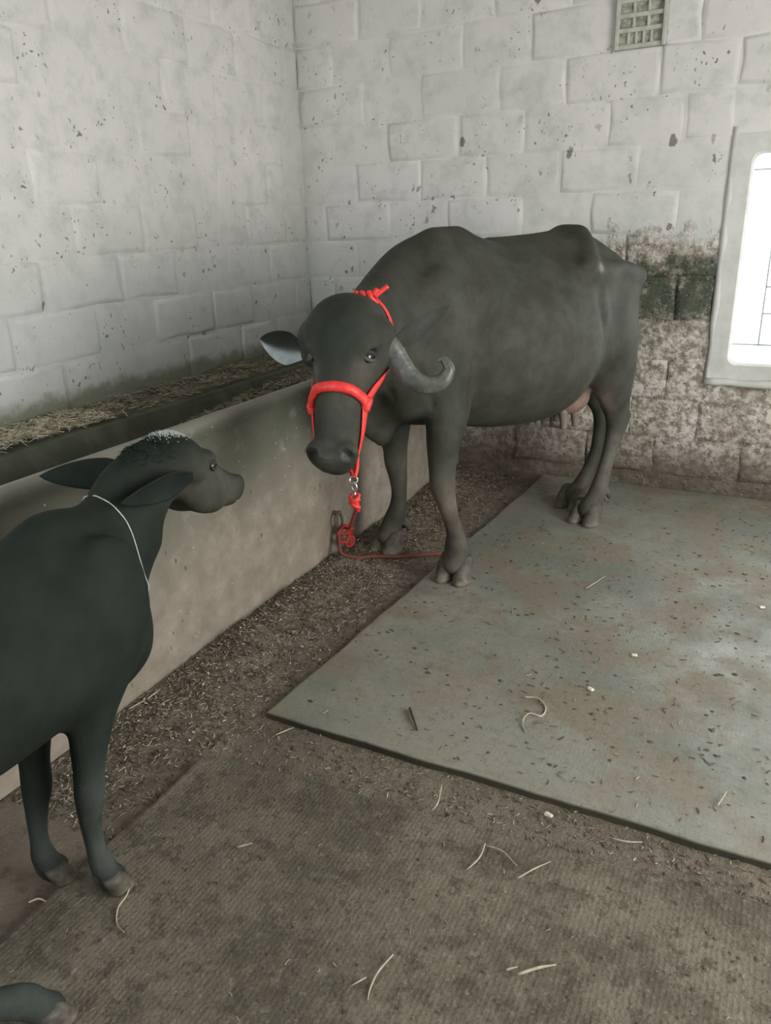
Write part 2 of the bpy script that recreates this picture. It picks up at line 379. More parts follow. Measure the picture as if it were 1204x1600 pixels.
blocks(wl_o, True); blocks(wb_o, False)
# unseen right wall, its wide opening added to let light in; ceiling and floor
V, F = grid((XR, YF, 0), (0, 1.6, 0), (0, 0, ZC), 8, 8); V2, F2 = grid((XR, 2.6, 0), (0, YB - 2.6, 0), (0, 0, ZC), 8, 8)
struct('unseen_wall_right', mesh_np('unseen_wall_right', np.vstack([V, V2]), np.vstack([F, F2 + len(V)]), M_left))
V, F = grid((XL, YF, ZC), (XR - XL, 0, 0), (0, YB - YF, 0), 4, 4); struct('ceiling', mesh_np('ceiling', V, F, M_ceil))
def panel(x0, x1, z0, z1): return grid((x0, YF, z0), (x1 - x0, 0, 0), (0, 0, z1 - z0), 4, 4)
VV, FF, n_ = [], [], 0
for a in ((XL, -2.4, 0, ZC), (-2.4, -1.4, 0, 1.2), (-2.4, -1.4, 2.1, ZC), (-1.4, XR, 0, ZC)):
    V, F = panel(*a); VV.append(V); FF.append(F + n_); n_ += len(V)
struct('unseen_wall_front', mesh_np('unseen_wall_front', np.vstack(VV), np.vstack(FF), M_left))  # unseen wall, its opening shaped to match the front area lamp
FZ = -.024
V, F = grid((XL - .06, YF - .05, FZ), (XR - XL + .12, 0, 0), (0, YB - YF + .13, 0), 420, 430)
def floor_h(V):
    d = fnoise(V, 6, 3, 31) * .004 + fnoise(V, 26, 3, 37) * .004
    pile = np.exp(-((V[:, 0] + 1.62) / .16) ** 2) * np.clip((V[:, 1] - 1.2) / .6, 0, 1) * .032      # chaff and dung heaped along the trough
    pile = pile * (1 + .8 * fnoise(V, 9, 3, 41))
    return d + pile
V[:, 2] += floor_h(V); struct('floor', mesh_np('floor', V, F, M_floor))
V, F = grid((-14, 4.55, -.3), (28, 0, 0), (0, 14, 0), 2, 2); V2, F2 = grid((-14, -16, -.3), (28, 0, 0), (0, 14.6, 0), 2, 2)
struct('ground_outside', mesh_np('ground_outside', np.vstack([V, V2]), np.vstack([F, F2 + 9]), M_earth))

# ---------------------------------------------------------------- window
def rrect(x0, x1, z0, z1, r, n=6):
    P = []
    for cx, cz, a in ((x1 - r, z0 + r, -90), (x1 - r, z1 - r, 0), (x0 + r, z1 - r, 90), (x0 + r, z0 + r, 180)):
        for k in range(n + 1):
            t_ = math.radians(a + 90 * k / n); P.append((cx + r * math.cos(t_), cz + r * math.sin(t_)))
    return P
win = empty('window_1', (0, 0, 0)); win['kind'] = 'structure'
n = 28; outp = rrect(WX0, WX1, WZ0, WZ1, .012); inn = rrect(-.272, WX1 - .083, .683, 1.675, .045); inn2 = rrect(-.262, WX1 - .093, .693, 1.665, .045)
V = []; yf = YB - .016
for ring, y in ((outp, YB + .02), (outp, yf + .006), ([(x * .995 + .001, z) for x, z in outp], yf), ([(x, z) for x, z in inn], yf + .002), (inn2, yf + .016), (inn2, YB + .13), (outp, YB + .13)):
    V += [(x, y + .0015 * math.sin(x * 37 + z * 23), z) for x, z in ring]
F = []
for r in range(6):
    for k in range(n): a, b = r * n + k, r * n + (k + 1) % n; F.append((a, b, b + n, a + n))
obj('frame', fixn(mesh_np('frame', V, F, M_frame, False)), win)
# rough plaster lip left proud around and under the frame
P = [(WX0 - .008, YB - .005, WZ0 - .02 + .1 * i) for i in range(13)]; P = [(x + random.uniform(-.004, .004), y, z) for x, y, z in P]
tube('plaster_edge', [(x + .012, y + .006, z) for x, y, z in P], [random.uniform(.014, .022) for _ in P], M_frame, win, 2, seg=9)
P = [(WX0 - .01 + .1 * i, YB - .015, WZ0 - .012 + random.uniform(-.004, .004)) for i in range(13)]
tube('plaster_edge', P, [random.uniform(.016, .024) for _ in P], M_frame, win, 2, seg=7)
gy = YB + .085; gr = obj('grille', None, win) if False else None
def bar(x0, z0, x1, z1, r=.0042): tube('grille_bar', [(x0, gy, z0), (x1, gy, z1)], r, M_iron, win, 1, seg=6)
X1 = WX1 - .09
for z in (1.60, .775): bar(-.265, z, X1, z)
bar(-.14, .775, -.14, 1.60); bar(.10, .685, .10, 1.10); bar(.10, 1.3, .10, 1.60); bar(.34, .775, .34, 1.6); bar(.58, .775, .58, 1.6)
bar(-.14, 1.06, .34, 1.06); bar(-.14, 1.36, .34, 1.36)
bar(-.14, 1.49, .03, 1.60); bar(-.14, 1.49, .03, 1.38); bar(.10, .80, .04, .87); bar(.10, .80, .16, .87)
tube('grille_scroll', [(-.14, gy, .93), (-.09, gy, .935), (-.03, gy, .97), (.02, gy, 1.06)], .004, M_iron, win, 5, seg=6)
tube('grille_scroll', [(.34, gy, .93), (.29, gy, .935), (.23, gy, .97), (.18, gy, 1.06)], .004, M_iron, win, 5, seg=6)

# ---------------------------------------------------------------- wall vent
vent = tag(empty('wall_vent', (-.822, YB, 2.155)), 'small pale framed vent grille with grimy slots high on the back wall', 'vent')
W, Hh, D = .235, .40, .035
bx('back_plate', (0, -.006, Hh / 2), (W, .012, Hh), M_ventdark, vent)
for sx in (-1, 1): bx('frame_rail', (sx * (W / 2 - .009), -D / 2, Hh / 2), (.018, D, Hh), M_vent, vent, .003)
for z in (.011, .079, .139, .20, .262, Hh - .011): bx('cross_rail', (0, -D / 2 + .005, z), (W - .03, D - .008, .020), M_vent, vent, .003)
for z0, z1, xs in ((.02, .07, (-.055, -.02, .015, .05)), (.088, .13, (-.035, .032)), (.148, .19, (-.035, .032)), (.21, .252, (-.035, .032)), (.272, .38, (-.035, .032))):
    for x in xs: bx('divider', (x, -D / 2 + .007, (z0 + z1) / 2), (.012, D - .014, z1 - z0 + .01), M_vent, vent, .002)

# ---------------------------------------------------------------- feed trough
tr = tag(empty('feeding_trough', (XL, 0, 0)), 'long cement feeding trough with rounded rim along the left wall', 'trough')
TY0, TY1 = -.9, YB - .020
prof = [(-1.741, 0 - .02), (-1.738, .3), (-1.741, .6), (-1.738, .745), (-1.728, .775), (-1.732, .797), (-1.752, .810), (-1.782, .808), (-1.806, .795), (-1.818, .77), (-1.84, .65), (-1.87, .58), (-1.95, .545), (-2.30, .545), (-2.36, .58), (-2.39, .66), (-2.405, .685), (-2.43, .69), (-2.77, .69)]
prof[-1] = (-2.758, .69)
pr = np.array(prof); seg = np.r_[0, np.cumsum(np.linalg.norm(np.diff(pr, axis=0), axis=1))]; s_ = np.unique(np.r_[np.linspace(0, seg[-1], 90), seg]); q = np.stack([np.interp(s_, seg, pr[:, 0]), np.interp(s_, seg, pr[:, 1])], 1)
ys = np.linspace(TY0, TY1, 130); V = np.array([(x - XL, y, z) for y in ys for x, z in q]); nq = len(q)
i, j = np.meshgrid(np.arange(len(ys) - 1), np.arange(nq - 1), indexing='ij'); a = (i * nq + j).ravel(); F = np.stack([a, a + 1, a + nq + 1, a + nq], 1)
d = fnoise(V, 4, 3, 51) * .006 + fnoise(V, 14, 2, 55) * .0022; V[:, 0] += d; V[:, 2] += d * .4 * (V[:, 2] > .05)
mi = (q[:, 0] < -1.815)
split = int(np.argmax(mi))
outer = F[(a % nq) < split]; inner = F[(a % nq) >= split]
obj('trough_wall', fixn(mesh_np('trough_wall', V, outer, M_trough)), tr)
obj('trough_basin', fixn(mesh_np('trough_basin', V, inner, M_throat)), tr)

# ---------------------------------------------------------------- rubber mats
def mat_slab(name, poly, z1, th, m, label, group=None):
    """polygon slab with slightly wavy rounded edge and gentle surface relief"""
    P = []
    for k in range(len(poly)):
        a, b = np.array(poly[k]), np.array(poly[(k + 1) % len(poly)]); L_ = np.linalg.norm(b - a); m_ = max(1, int(L_ / .05)); nn = np.array([(b - a)[1], -(b - a)[0]]) / L_
        for u in range(m_):
            p = a + (b - a) * u / m_; p = p + nn * (.0025 * math.sin(p[0] * 17 + p[1] * 13) + .002 * math.sin(p[0] * 5) + random.uniform(-.0015, .0015)) * (u > 0); P.append(p)
    P = np.array(P); n = len(P); c = P.mean(0); V = []; rings = [(0, -th), (0, -.006), (.004, -.002), (.012, 0)]
    nrm = np.roll(P, -1, 0) - np.roll(P, 1, 0); nrm = np.stack([nrm[:, 1], -nrm[:, 0]], 1); nrm /= np.linalg.norm(nrm, axis=1)[:, None]
    for ins, dz in rings: V += [(x, y, z1 + dz) for x, y in P - nrm * ins]
    F = []
    for r in range(len(rings) - 1):
        for k in range(n): a, b = r * n + k, r * n + (k + 1) % n; F.append((a, b, b + n, a + n))
    F.append(tuple(range((len(rings) - 1) * n, len(rings) * n)))
    o = obj(name, fixn(mesh_np(name, V, F, m, False)))
    return tag(o, label, 'mat', group)
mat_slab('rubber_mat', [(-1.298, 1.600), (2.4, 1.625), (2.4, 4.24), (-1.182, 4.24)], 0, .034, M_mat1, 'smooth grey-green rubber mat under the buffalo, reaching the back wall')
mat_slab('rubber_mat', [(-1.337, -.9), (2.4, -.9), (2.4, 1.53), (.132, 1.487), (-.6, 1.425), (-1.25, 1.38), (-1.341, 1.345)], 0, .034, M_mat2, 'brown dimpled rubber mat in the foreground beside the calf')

# ---------------------------------------------------------------- signed-distance sculpting: every animal body is ONE continuous surface
class Sculpt:
    def __init__(s, lo, hi, h):
        s.lo = np.array(lo, float); s.h = h; s.n = np.ceil((np.array(hi) - s.lo) / h).astype(int) + 1
        s.D = np.full(s.n, .5, np.float32)
    def win(s, lo, hi):
        a = np.clip(np.floor((np.array(lo) - s.lo) / s.h).astype(int), 0, s.n); b = np.clip(np.ceil((np.array(hi) - s.lo) / s.h).astype(int) + 1, 0, s.n)
        if np.any(b <= a): return None
        ax = [(s.lo[i] + s.h * np.arange(a[i], b[i])).astype(np.float32) for i in range(3)]
        X, Y, Z = np.meshgrid(*ax, indexing='ij', sparse=True); return tuple(slice(a[i], b[i]) for i in range(3)), X, Y, Z
    @staticmethod
    def cone(X, Y, Z, p0, p1, a0, b0, a1, b1, side):
        p0 = np.array(p0, float); ax = np.array(p1, float) - p0; L = np.linalg.norm(ax) + 1e-9; n = ax / L
        sd = np.array(side, float); sd = sd - n * (sd @ n); sd /= np.linalg.norm(sd) + 1e-9; td = np.cross(n, sd)
        qx, qy, qz = X - p0[0], Y - p0[1], Z - p0[2]
        u = qx * n[0] + qy * n[1] + qz * n[2]; k = np.clip(u / L, 0, 1); w = u - k * L
        x = qx * sd[0] + qy * sd[1] + qz * sd[2]; y = qx * td[0] + qy * td[1] + qz * td[2]
        a = a0 + (a1 - a0) * k; b = b0 + (b1 - b0) * k; c = np.minimum(a, b)
        rho = np.sqrt((x / a) ** 2 + (y / b) ** 2 + (w / c) ** 2); R = np.sqrt(x * x + y * y + w * w)
        return np.where(rho < 1e-4, -c, (rho - 1) * R / np.maximum(rho, 1e-4))
    def blend(s, sl, d, k):
        D = s.D[sl]; h = np.maximum(k - np.abs(D - d), 0) / k; s.D[sl] = np.minimum(D, d) - h * h * k * .25
    def carve(s, sl, d, k):
        D = s.D[sl]; d = -d; h = np.maximum(k - np.abs(D - d), 0) / k; s.D[sl] = np.maximum(D, d) + h * h * k * .25
    def chain(s, pts, side=(0, 1, 0), k=.05, n=5, mir=False, sub=False):
        """pts rows (x, y, z, a, b): a = radius along 'side', b = radius across"""
        for m in ((1, -1) if mir else (1,)):
            P = catmull(np.array(pts, float), n) if n > 1 else np.array(pts, float); P = P.copy(); P[:, 1] *= m; r = P[:, 3:5].max() + k
            w = s.win(P[:, :3].min(0) - r, P[:, :3].max(0) + r)
            if w is None: continue
            sl, X, Y, Z = w; g = np.full(s.D[sl].shape, .5, np.float32); sd = np.array(side, float) * (1, m, 1)
            for i in range(len(P) - 1):
                g = np.minimum(g, s.cone(X, Y, Z, P[i, :3], P[i + 1, :3], P[i, 3], P[i, 4], P[i + 1, 3], P[i + 1, 4], sd))
            (s.carve if sub else s.blend)(sl, g, k)
    def ell(s, c, r, k=.04, M=None, mir=False, sub=False):
        for m in ((1, -1) if mir else (1,)):
            cc = np.array(c, float) * (1, m, 1); rr = max(r) + k; w = s.win(cc - rr, cc + rr)
            if w is None: continue
            sl, X, Y, Z = w; q = (X - cc[0], Y - cc[1], Z - cc[2]); A = np.eye(3) if M is None else np.array(M)
            if m < 0 and M is not None: A = A * np.array([[1, -1, 1]])
            c3 = [q[0] * A[i][0] + q[1] * A[i][1] + q[2] * A[i][2] for i in range(3)]
            rho = np.sqrt(sum((c3[i] / r[i]) ** 2 for i in range(3))); R = np.sqrt(sum(v * v for v in c3))
            d = np.where(rho < 1e-4, -min(r), (rho - 1) * R / np.maximum(rho, 1e-4))
            (s.carve if sub else s.blend)(sl, d, k)
    def loft(s, st, egg=.2, k=.05, pw=2.3):
        """trunk: rows (x, top, bottom, half width, y centre)"""
        st = np.array(st, float); st = st[np.argsort(st[:, 0])]; P = catmull(st, 8); P = P[np.argsort(P[:, 0])]
        r = .1; w = s.win((P[0, 0] - r, P[:, 4].min() - P[:, 3].max() - r, P[:, 2].min() - r), (P[-1, 0] + r, P[:, 4].max() + P[:, 3].max() + r, P[:, 1].max() + r)); sl, X, Y, Z = w
        f = lambda c: np.interp(X[:, 0, 0], P[:, 0], P[:, c]).reshape(-1, 1, 1)
        T, B, Wd, yc = f(1), f(2), f(3), f(4); zc = (T * .45 + B * .55); hz = np.where(Z > zc, T - zc, zc - B)
        vz = (Z - zc) / hz; y = Y - yc; wd = Wd * (1 - egg * np.clip(vz, 0, 1) ** 1.5); e = np.maximum(np.maximum(P[0, 0] - X, X - P[-1, 0]), 0)
        rho = (np.abs(y / wd) ** pw + np.abs(vz) ** pw) ** (1 / pw); R = np.sqrt(y * y + (Z - zc) ** 2)
        d = np.where(rho < 1e-3, -Wd, (rho - 1) * R / np.maximum(rho, 1e-3)); d = np.where(e > 0, np.sqrt(np.maximum(d, 0) ** 2 + e * e) + np.minimum(d, 0) * 0, d)
        s.blend(sl, d.astype(np.float32), k)
    def surface(s):
        D = s.D; ins = D < 0
        nx, ny, nz = D.shape
        corners = [(a, b, c) for a in (0, 1) for b in (0, 1) for c in (0, 1)]
        cnt = sum(ins[a:nx - 1 + a, b:ny - 1 + b, c:nz - 1 + c].astype(np.int8) for a, b, c in corners)
        act = (cnt > 0) & (cnt < 8); I = np.argwhere(act); idx = -np.ones(act.shape, np.int32); idx[act] = np.arange(len(I))
        S = np.zeros((len(I), 3)); N = np.zeros(len(I))
        val = {c: D[I[:, 0] + c[0], I[:, 1] + c[1], I[:, 2] + c[2]] for c in corners}
        for c in corners:
            for ax in range(3):
                if c[ax]: continue
                c2 = list(c); c2[ax] = 1; c2 = tuple(c2); a, b = val[c], val[c2]; m = (a < 0) != (b < 0)
                t_ = np.where(m, a / np.where(m, a - b, 1), 0); p = np.zeros((len(I), 3)); p[:] = c; p[:, ax] = t_; S += p * m[:, None]; N += m
        V = s.lo + (I + S / N[:, None]) * s.h; Fs = []
        for ax in range(3):
            a = [slice(None)] * 3; b = [slice(None)] * 3; a[ax] = slice(0, -1); b[ax] = slice(1, None)
            A, B = ins[tuple(a)], ins[tuple(b)]; u, v = (ax + 1) % 3, (ax + 2) % 3
            for flip, M in ((False, A & ~B), (True, ~A & B)):
                E = np.argwhere(M); ok = (E[:, u] > 0) & (E[:, v] > 0) & (E[:, u] < D.shape[u] - 1) & (E[:, v] < D.shape[v] - 1); E = E[ok]
                def g(du, dv):
                    q = E.copy(); q[:, u] -= du; q[:, v] -= dv; return idx[q[:, 0], q[:, 1], q[:, 2]]
                f = np.stack([g(1, 1), g(0, 1), g(0, 0), g(1, 0)], 1); Fs.append(f[:, ::-1] if flip else f)
        return V, np.vstack(Fs)
def sdf_at(S_, P):
    q = (np.asarray(P) - S_.lo) / S_.h; i = np.clip(np.floor(q).astype(int), 0, np.array(S_.D.shape) - 2); f = q - i; r = 0
    for a in (0, 1):
        for b in (0, 1):
            for c in (0, 1):
                r += S_.D[i[0] + a, i[1] + b, i[2] + c] * (f[0] if a else 1 - f[0]) * (f[1] if b else 1 - f[1]) * (f[2] if c else 1 - f[2])
    return r
def hug(S_, P, off):
    """move points so that they lie 'off' above the sculpted surface"""
    out = []
    for p in P:
        p = np.array(p, float)
        for _ in range(6):
            g = np.array([sdf_at(S_, p + e) - sdf_at(S_, p - e) for e in np.eye(3) * .004]); g /= np.linalg.norm(g) + 1e-9; p = p - g * (sdf_at(S_, p) - off)
        out.append(p)
    return np.array(out)
def relax(V, F, it=4, lam=.5):
    n = len(V); e = np.vstack([F[:, [0, 1]], F[:, [1, 2]], F[:, [2, 3]], F[:, [3, 0]]])
    deg = np.bincount(e.ravel(), minlength=n)[:, None] + 1e-9
    for _ in range(it):
        for l in (lam, -lam * 1.04):
            A = np.stack([np.bincount(e[:, 0], V[e[:, 1], c], n) + np.bincount(e[:, 1], V[e[:, 0], c], n) for c in range(3)], 1); V = V + l * (A / deg - V)
    return V
def gaus(V, c, r): return np.exp(-(((V - np.array(c)) / np.array(r)) ** 2).sum(1))
def paint(col, f, c): f = np.clip(f, 0, 1)[:, None]; return col * (1 - f) + np.array(c) * f

def hoof(parent, p, ang, size=1.0, splay=.10):
    """two claws of a cloven hoof at ground point p (x, y), toes towards ang"""
    out = []
    for sgn in (-1, 1):
        rings = []; prof = [(0.0, .94), (.010, 1.03), (.042, .98), (.070, .88), (.092, .70)]
        for z, k in prof:
            R = []
            for i in range(16):
                a = 2 * math.pi * i / 16; x = math.cos(a); y = math.sin(a)
                xx = (.052 * x if x > 0 else .046 * x) * k - z * .42 + .006; yy = .036 * y * (.55 + .45 * k) * (1 - .16 * max(x, 0) ** 2) + sgn * (.035 - .012 * (1 - k))
                if sgn * yy < .004: yy = sgn * .004
                R.append((xx * size, yy * size, z * size))
            rings.append(R)
        V = [v for R in rings for v in R]; F = []
        for r in range(len(rings) - 1):
            for i in range(16): a, b = r * 16 + i, r * 16 + (i + 1) % 16; F.append((a, b, b + 16, a + 16))
        F.append(tuple(range(15, -1, -1))); F.append(tuple(range((len(rings) - 1) * 16, len(rings) * 16)))
        a = ang + sgn * splay; ca, sa = math.cos(a), math.sin(a); V = np.array([(x * ca - y * sa + p[0], x * sa + y * ca + p[1], z + .001) for x, y, z in V])
        c = np.tile(np.array([[.085, .075, .058]]), (len(V), 1)); c = paint(c, (.03 * size - V[:, 2]) / .02, (.17, .145, .115))
        me = fixn(mesh_np('hoof', V, F, M_hoof, True, c)); out.append(obj('hoof', me, parent))
    return out

def ear(parent, base, tip, openn, width, mat, outer, inner, cup=.5, root=.35, droop=0.0, name='ear', two=None):
    """leaf shaped ear shell: base -> tip, hollow side towards openn"""
    base, tip, openn = map(lambda q: np.array(q, float), (base, tip, openn)); ax = tip - base; L_ = np.linalg.norm(ax); ax /= L_
    on = openn - ax * (openn @ ax); on /= np.linalg.norm(on); sd = np.cross(ax, on); V = []; C = []; nu, nv = 20, 14
    for layer in (0, 1):
        for i in range(nu + 1):
            u = i / nu; w = width * (math.sin(math.pi * (u * .86 + .14)) ** .75) * (root + (1 - root) * min(1, u * 2.6)) * (1 if u < .98 else .5)
            c_ = cup * (1 - .55 * u)
            for j in range(nv + 1):
                v = (j / nv) * 2 - 1; a = v * (.35 + 1.25 * c_); r = w / math.sin(min(1.5, .35 + 1.25 * c_)) if True else w
                p = base + ax * (u * L_) + sd * (r * math.sin(a)) + on * (r * (1 - math.cos(a)) * .9 - droop * u * u * 0) + np.array((0, 0, -droop * u * u))
                th = .0035 + .004 * (1 - abs(v)) * (1 - u); p = p + on * (th if layer else -th) * (1 - .6 * abs(v) ** 4)
                kk = (1 / (1 + math.exp((v * 1.0 + .05 + .4 * u) * 14))) if two is not None else 1.0
                V.append(p); C.append(outer if not layer else np.array(inner) * kk + np.array(two if two is not None else inner) * (1 - kk))
    n1 = (nu + 1) * (nv + 1); F = []
    for i in range(nu):
        for j in range(nv):
            a = i * (nv + 1) + j; F.append((a, a + 1, a + nv + 2, a + nv + 1)); F.append((a + n1, a + n1 + nv + 1, a + n1 + nv + 2, a + n1 + 1))
    bd = [i * (nv + 1) for i in range(nu + 1)], [i * (nv + 1) + nv for i in range(nu + 1)], list(range(nv + 1)), [nu * (nv + 1) + j for j in range(nv + 1)]
    for b in bd:
        for k in range(len(b) - 1): F.append((b[k], b[k + 1], b[k + 1] + n1, b[k] + n1))
    return obj(name, fixn(mesh_np(name, V, F, mat, True, np.array(C))), parent)

# ---------------------------------------------------------------- the buffalo (local axes: x towards the head, y to its left, z up)
HD = np.array([-.44, -.898, 0.]); HD /= np.linalg.norm(HD)
BO = np.array([-1.32, 2.78, 0.]); BANG = math.atan2(HD[1], HD[0])
buf = tag(empty('buffalo', tuple(BO), BANG), 'large dark grey water buffalo in a red halter standing in the corner', 'buffalo')
LFT = np.array([-HD[1], HD[0], 0.])
def w2l(v): v = np.array(v, float); return np.array([v @ HD, v @ LFT, v[2]])
FA = np.array([.232, -.969, 0.]); FA /= np.linalg.norm(FA); pit = math.radians(66)
hu = w2l(FA * math.cos(pit) - np.array([0, 0, math.sin(pit)])); hw = w2l(FA * math.sin(pit) + np.array([0, 0, math.cos(pit)])); hv = w2l(np.array([-FA[1], FA[0], 0.]))
HE = np.array([.600, .385, 1.050]) - hv * .018
HM = np.array([hu, hv, hw])
def hp(u, v, w): return HE + hu * u + hv * v + hw * w
S = Sculpt((-1.42, -.42, -.01), (.95, .72, 1.44), .0095)
S.loft([(.26, 1.12, .80, .07, 0), (.20, 1.20, .70, .13, 0), (.08, 1.315, .655, .185, 0), (-.08, 1.365, .625, .225, 0), (-.20, 1.377, .60, .255, 0), (-.30, 1.360, .58, .285, 0), (-.40, 1.335, .565, .315, 0), (-.55, 1.333, .555, .335, 0),
        (-.70, 1.340, .57, .325, 0), (-.82, 1.357, .62, .285, 0), (-.92, 1.358, .68, .25, 0), (-1.02, 1.325, .76, .215, 0), (-1.12, 1.275, .86, .19, 0), (-1.21, 1.23, .93, .155, 0), (-1.265, 1.18, 1.02, .10, 0)], .30, .03, 2.25)
# shoulders, neck, brisket
S.ell((.02, .175, 1.00), (.13, .065, .24), .08, mir=True)
S.ell((.14, .13, .84), (.10, .085, .13), .08, mir=True)
S.chain([(-.06, -.01, 1.12, .17, .22), (.14, .04, 1.07, .145, .205), (.30, .14, 1.035, .125, .185), (.42, .24, 1.03, .110, .165), (.50, .315, 1.035, .105, .145)], hv, .10, 5)
S.chain([(.20, 0, .80, .06, .10), (.22, .0, .70, .035, .07), (.16, 0, .62, .03, .05)], (0, 1, 0), .07)
S.chain([(.22, .02, .82, .02, .05), (.36, .16, .86, .015, .045), (.46, .26, .90, .012, .03)], (0, 1, 0), .06)
# wither ridge, spine, hooks, pins, flank hollows, thighs
S.chain([(-.10, 0, 1.33, .03, .045), (-.22, 0, 1.335, .03, .045)], k=.08)
S.chain([(-.4, 0, 1.315, .018, .025), (-.75, 0, 1.325, .02, .03), (-.92, 0, 1.335, .025, .03)], k=.05)
S.chain([(-.88, .05, 1.33, .05, .045), (-.82, .15, 1.275, .045, .04), (-.745, .225, 1.215, .030, .030)], k=.06, mir=True)
S.chain([(-.80, .22, 1.19, .03, .04), (-1.02, .19, 1.18, .04, .05), (-1.20, .14, 1.155, .045, .045)], k=.07, mir=True)
S.chain([(-1.0, 0, 1.27, .03, .03), (-1.15, 0, 1.22, .035, .03), (-1.245, 0, 1.17, .03, .035)], k=.06)
S.ell((-.70, .34, 1.20), (.07, .07, .07), .07, mir=True, sub=True)
S.ell((-.80, .315, 1.08), (.030, .045, .11), .06, mir=True, sub=True)
S.ell((-1.0, .27, 1.04), (.06, .05, .13), .10, mir=True, sub=True)
S.ell((-.14, .335, .80), (.035, .05, .16), .08, mir=True, sub=True)
HZ = (1, 0, 0)
def leg(pts, k=.05, side=(0, 1, 0)): S.chain(pts, side, k, 6)
# near (left) hind, far hind; a = sideways radius, b = fore-aft radius
leg([(-1.00, .13, 1.06, .10, .19), (-.99, .165, .90, .10, .185), (-1.03, .17, .76, .082, .150), (-1.07, .165, .64, .062, .105), (-1.11, .155, .54, .048, .074), (-1.125, .15, .47, .046, .060), (-1.10, .148, .38, .034, .041), (-1.065, .145, .26, .031, .038), (-1.035, .142, .165, .040, .044), (-.995, .14, .105, .042, .042), (-.955, .14, .065, .050, .052)])
leg([(-1.04, -.13, 1.06, .10, .19), (-1.06, -.16, .90, .10, .18), (-1.15, -.15, .76, .080, .145), (-1.225, -.12, .64, .062, .10), (-1.28, -.10, .54, .046, .07), (-1.305, -.085, .47, .044, .056), (-1.285, -.07, .38, .034, .040), (-1.25, -.06, .26, .031, .037), (-1.20, -.055, .165, .038, .044), (-1.13, -.05, .105, .040, .042), (-1.075, -.05, .065, .048, .050)])
S.ell((-1.17, .15, .50), (.03, .025, .045), .03); S.ell((-1.31, -.09, .50), (.03, .025, .045), .03)
# near fore, far fore
leg([(.0, .17, .90, .075, .12), (-.01, .19, .76, .070, .105), (.02, .20, .62, .060, .078), (.035, .205, .50, .048, .058), (.035, .208, .43, .047, .054), (.02, .208, .37, .038, .044), (-.005, .208, .29, .030, .036), (-.03, .208, .21, .034, .038), (-.035, .21, .155, .048, .048), (-.025, .212, .11, .046, .044), (-.018, .213, .075, .046, .044)])
leg([(.0, -.17, .90, .075, .12), (-.01, -.19, .76, .075, .13), (-.03, -.205, .62, .068, .098), (-.05, -.215, .50, .050, .062), (-.055, -.22, .42, .046, .054), (-.065, -.22, .35, .038, .044), (-.07, -.22, .27, .030, .038), (-.06, -.22, .20, .036, .042), (-.035, -.22, .145, .042, .048), (-.005, -.22, .10, .042, .046), (.008, -.22, .075, .044, .046)])
for x, y, z in ((-1.075, .165, .135), (-1.075, .12, .135), (-1.225, -.03, .135), (-1.225, -.075, .135), (-.078, .232, .125), (-.078, .185, .125), (-.09, -.20, .115), (-.09, -.24, .115)):
    S.chain([(x, y, z, .014, .014), (x - .015, y, z - .03, .012, .012)], k=.02, n=1)
# udder floor
S.ell((-.86, .03, .63), (.11, .13, .085), .04)
# head
def hc(pts, k=.03, side=hv, n=5): S.chain([(*hp(u, v, w), a, b) for u, v, w, a, b in pts], side, k, n)
def he(c, r, k=.03, sub=False): S.ell(hp(*c), r, k, HM, sub=sub)
hc([(-.10, 0, -.085, .114, .085), (0, 0, -.10, .103, .098), (.10, 0, -.10, .091, .094), (.19, 0, -.085, .078, .080), (.27, 0, -.075, .071, .068), (.325, 0, -.070, .072, .056)], .03)
he((-.070, 0, -.060), (.100, .130, .080), .04)                       # broad domed forehead
he((-.15, 0, -.12), (.06, .10, .09), .05)
for sg in (-1, 1):
    he((-.022, sg * .086, -.036), (.030, .026, .024), .025)          # brow ridges
    he((.07, sg * .048, -.155), (.12, .040, .075), .05)              # cheeks and jaw
    he((.20, sg * .035, -.120), (.11, .028, .045), .04)
    he((-.075, sg * .120, -.105), (.055, .045, .050), .03)           # horn bosses
    he((-.02, sg * .125, -.135), (.04, .035, .04), .03)              # ear roots
    he((.095, sg * .098, -.035), (.06, .020, .024), .035, True)      # hollow under the eye
    he((.315, sg * .052, -.040), (.036, .034, .040), .02)            # nostril wings
    he((.328, sg * .056, -.008), (.020, .018, .020), .010, True)
    he((.340, sg * .074, -.022), (.016, .016, .016), .010, True)
    he((.005, sg * .107, -.046), (.025, .020, .022), .012, True)     # eye sockets
he((.335, 0, -.045), (.036, .060, .040), .02)                        # muzzle pad
he((.345, 0, -.105), (.035, .052, .028), .015)                       # lower lip
he((.372, 0, -.078), (.03, .10, .006), .008, True)                   # mouth slit
# folds of skin: behind the shoulder, behind the poll, down the throat
def crease(P, r_, k):
    P = hug(S, catmull(np.array(P), 4), .002); n_ = len(P); R_ = r_ * np.sqrt(np.clip(np.sin(np.linspace(.15, math.pi - .15, n_)), .05, 1)); S.chain([(*p, q, q) for p, q in zip(P, R_)], k=k, n=1, sub=True)
crease([(-.115, .30, .94), (-.10, .30, .84), (-.09, .28, .76), (-.06, .26, .69)], .009, .022)
for dx in (0, .035): crease([(.335 - dx, .22, 1.22), (.315 - dx, .27, 1.17), (.285 - dx, .30, 1.10), (.26 - dx, .30, 1.03)], .008, .020)
crease([(.34, .30, .98), (.30, .26, .88), (.26, .18, .78)], .006, .02)
crease([(.16, .22, .92), (.12, .23, .84), (.10, .23, .76)], .006, .025)
V, F = S.surface(); V = relax(V, F, 3)
V = V + 0
fold = fnoise(V, 7, 3, 77)[:, None] * .004
N = None
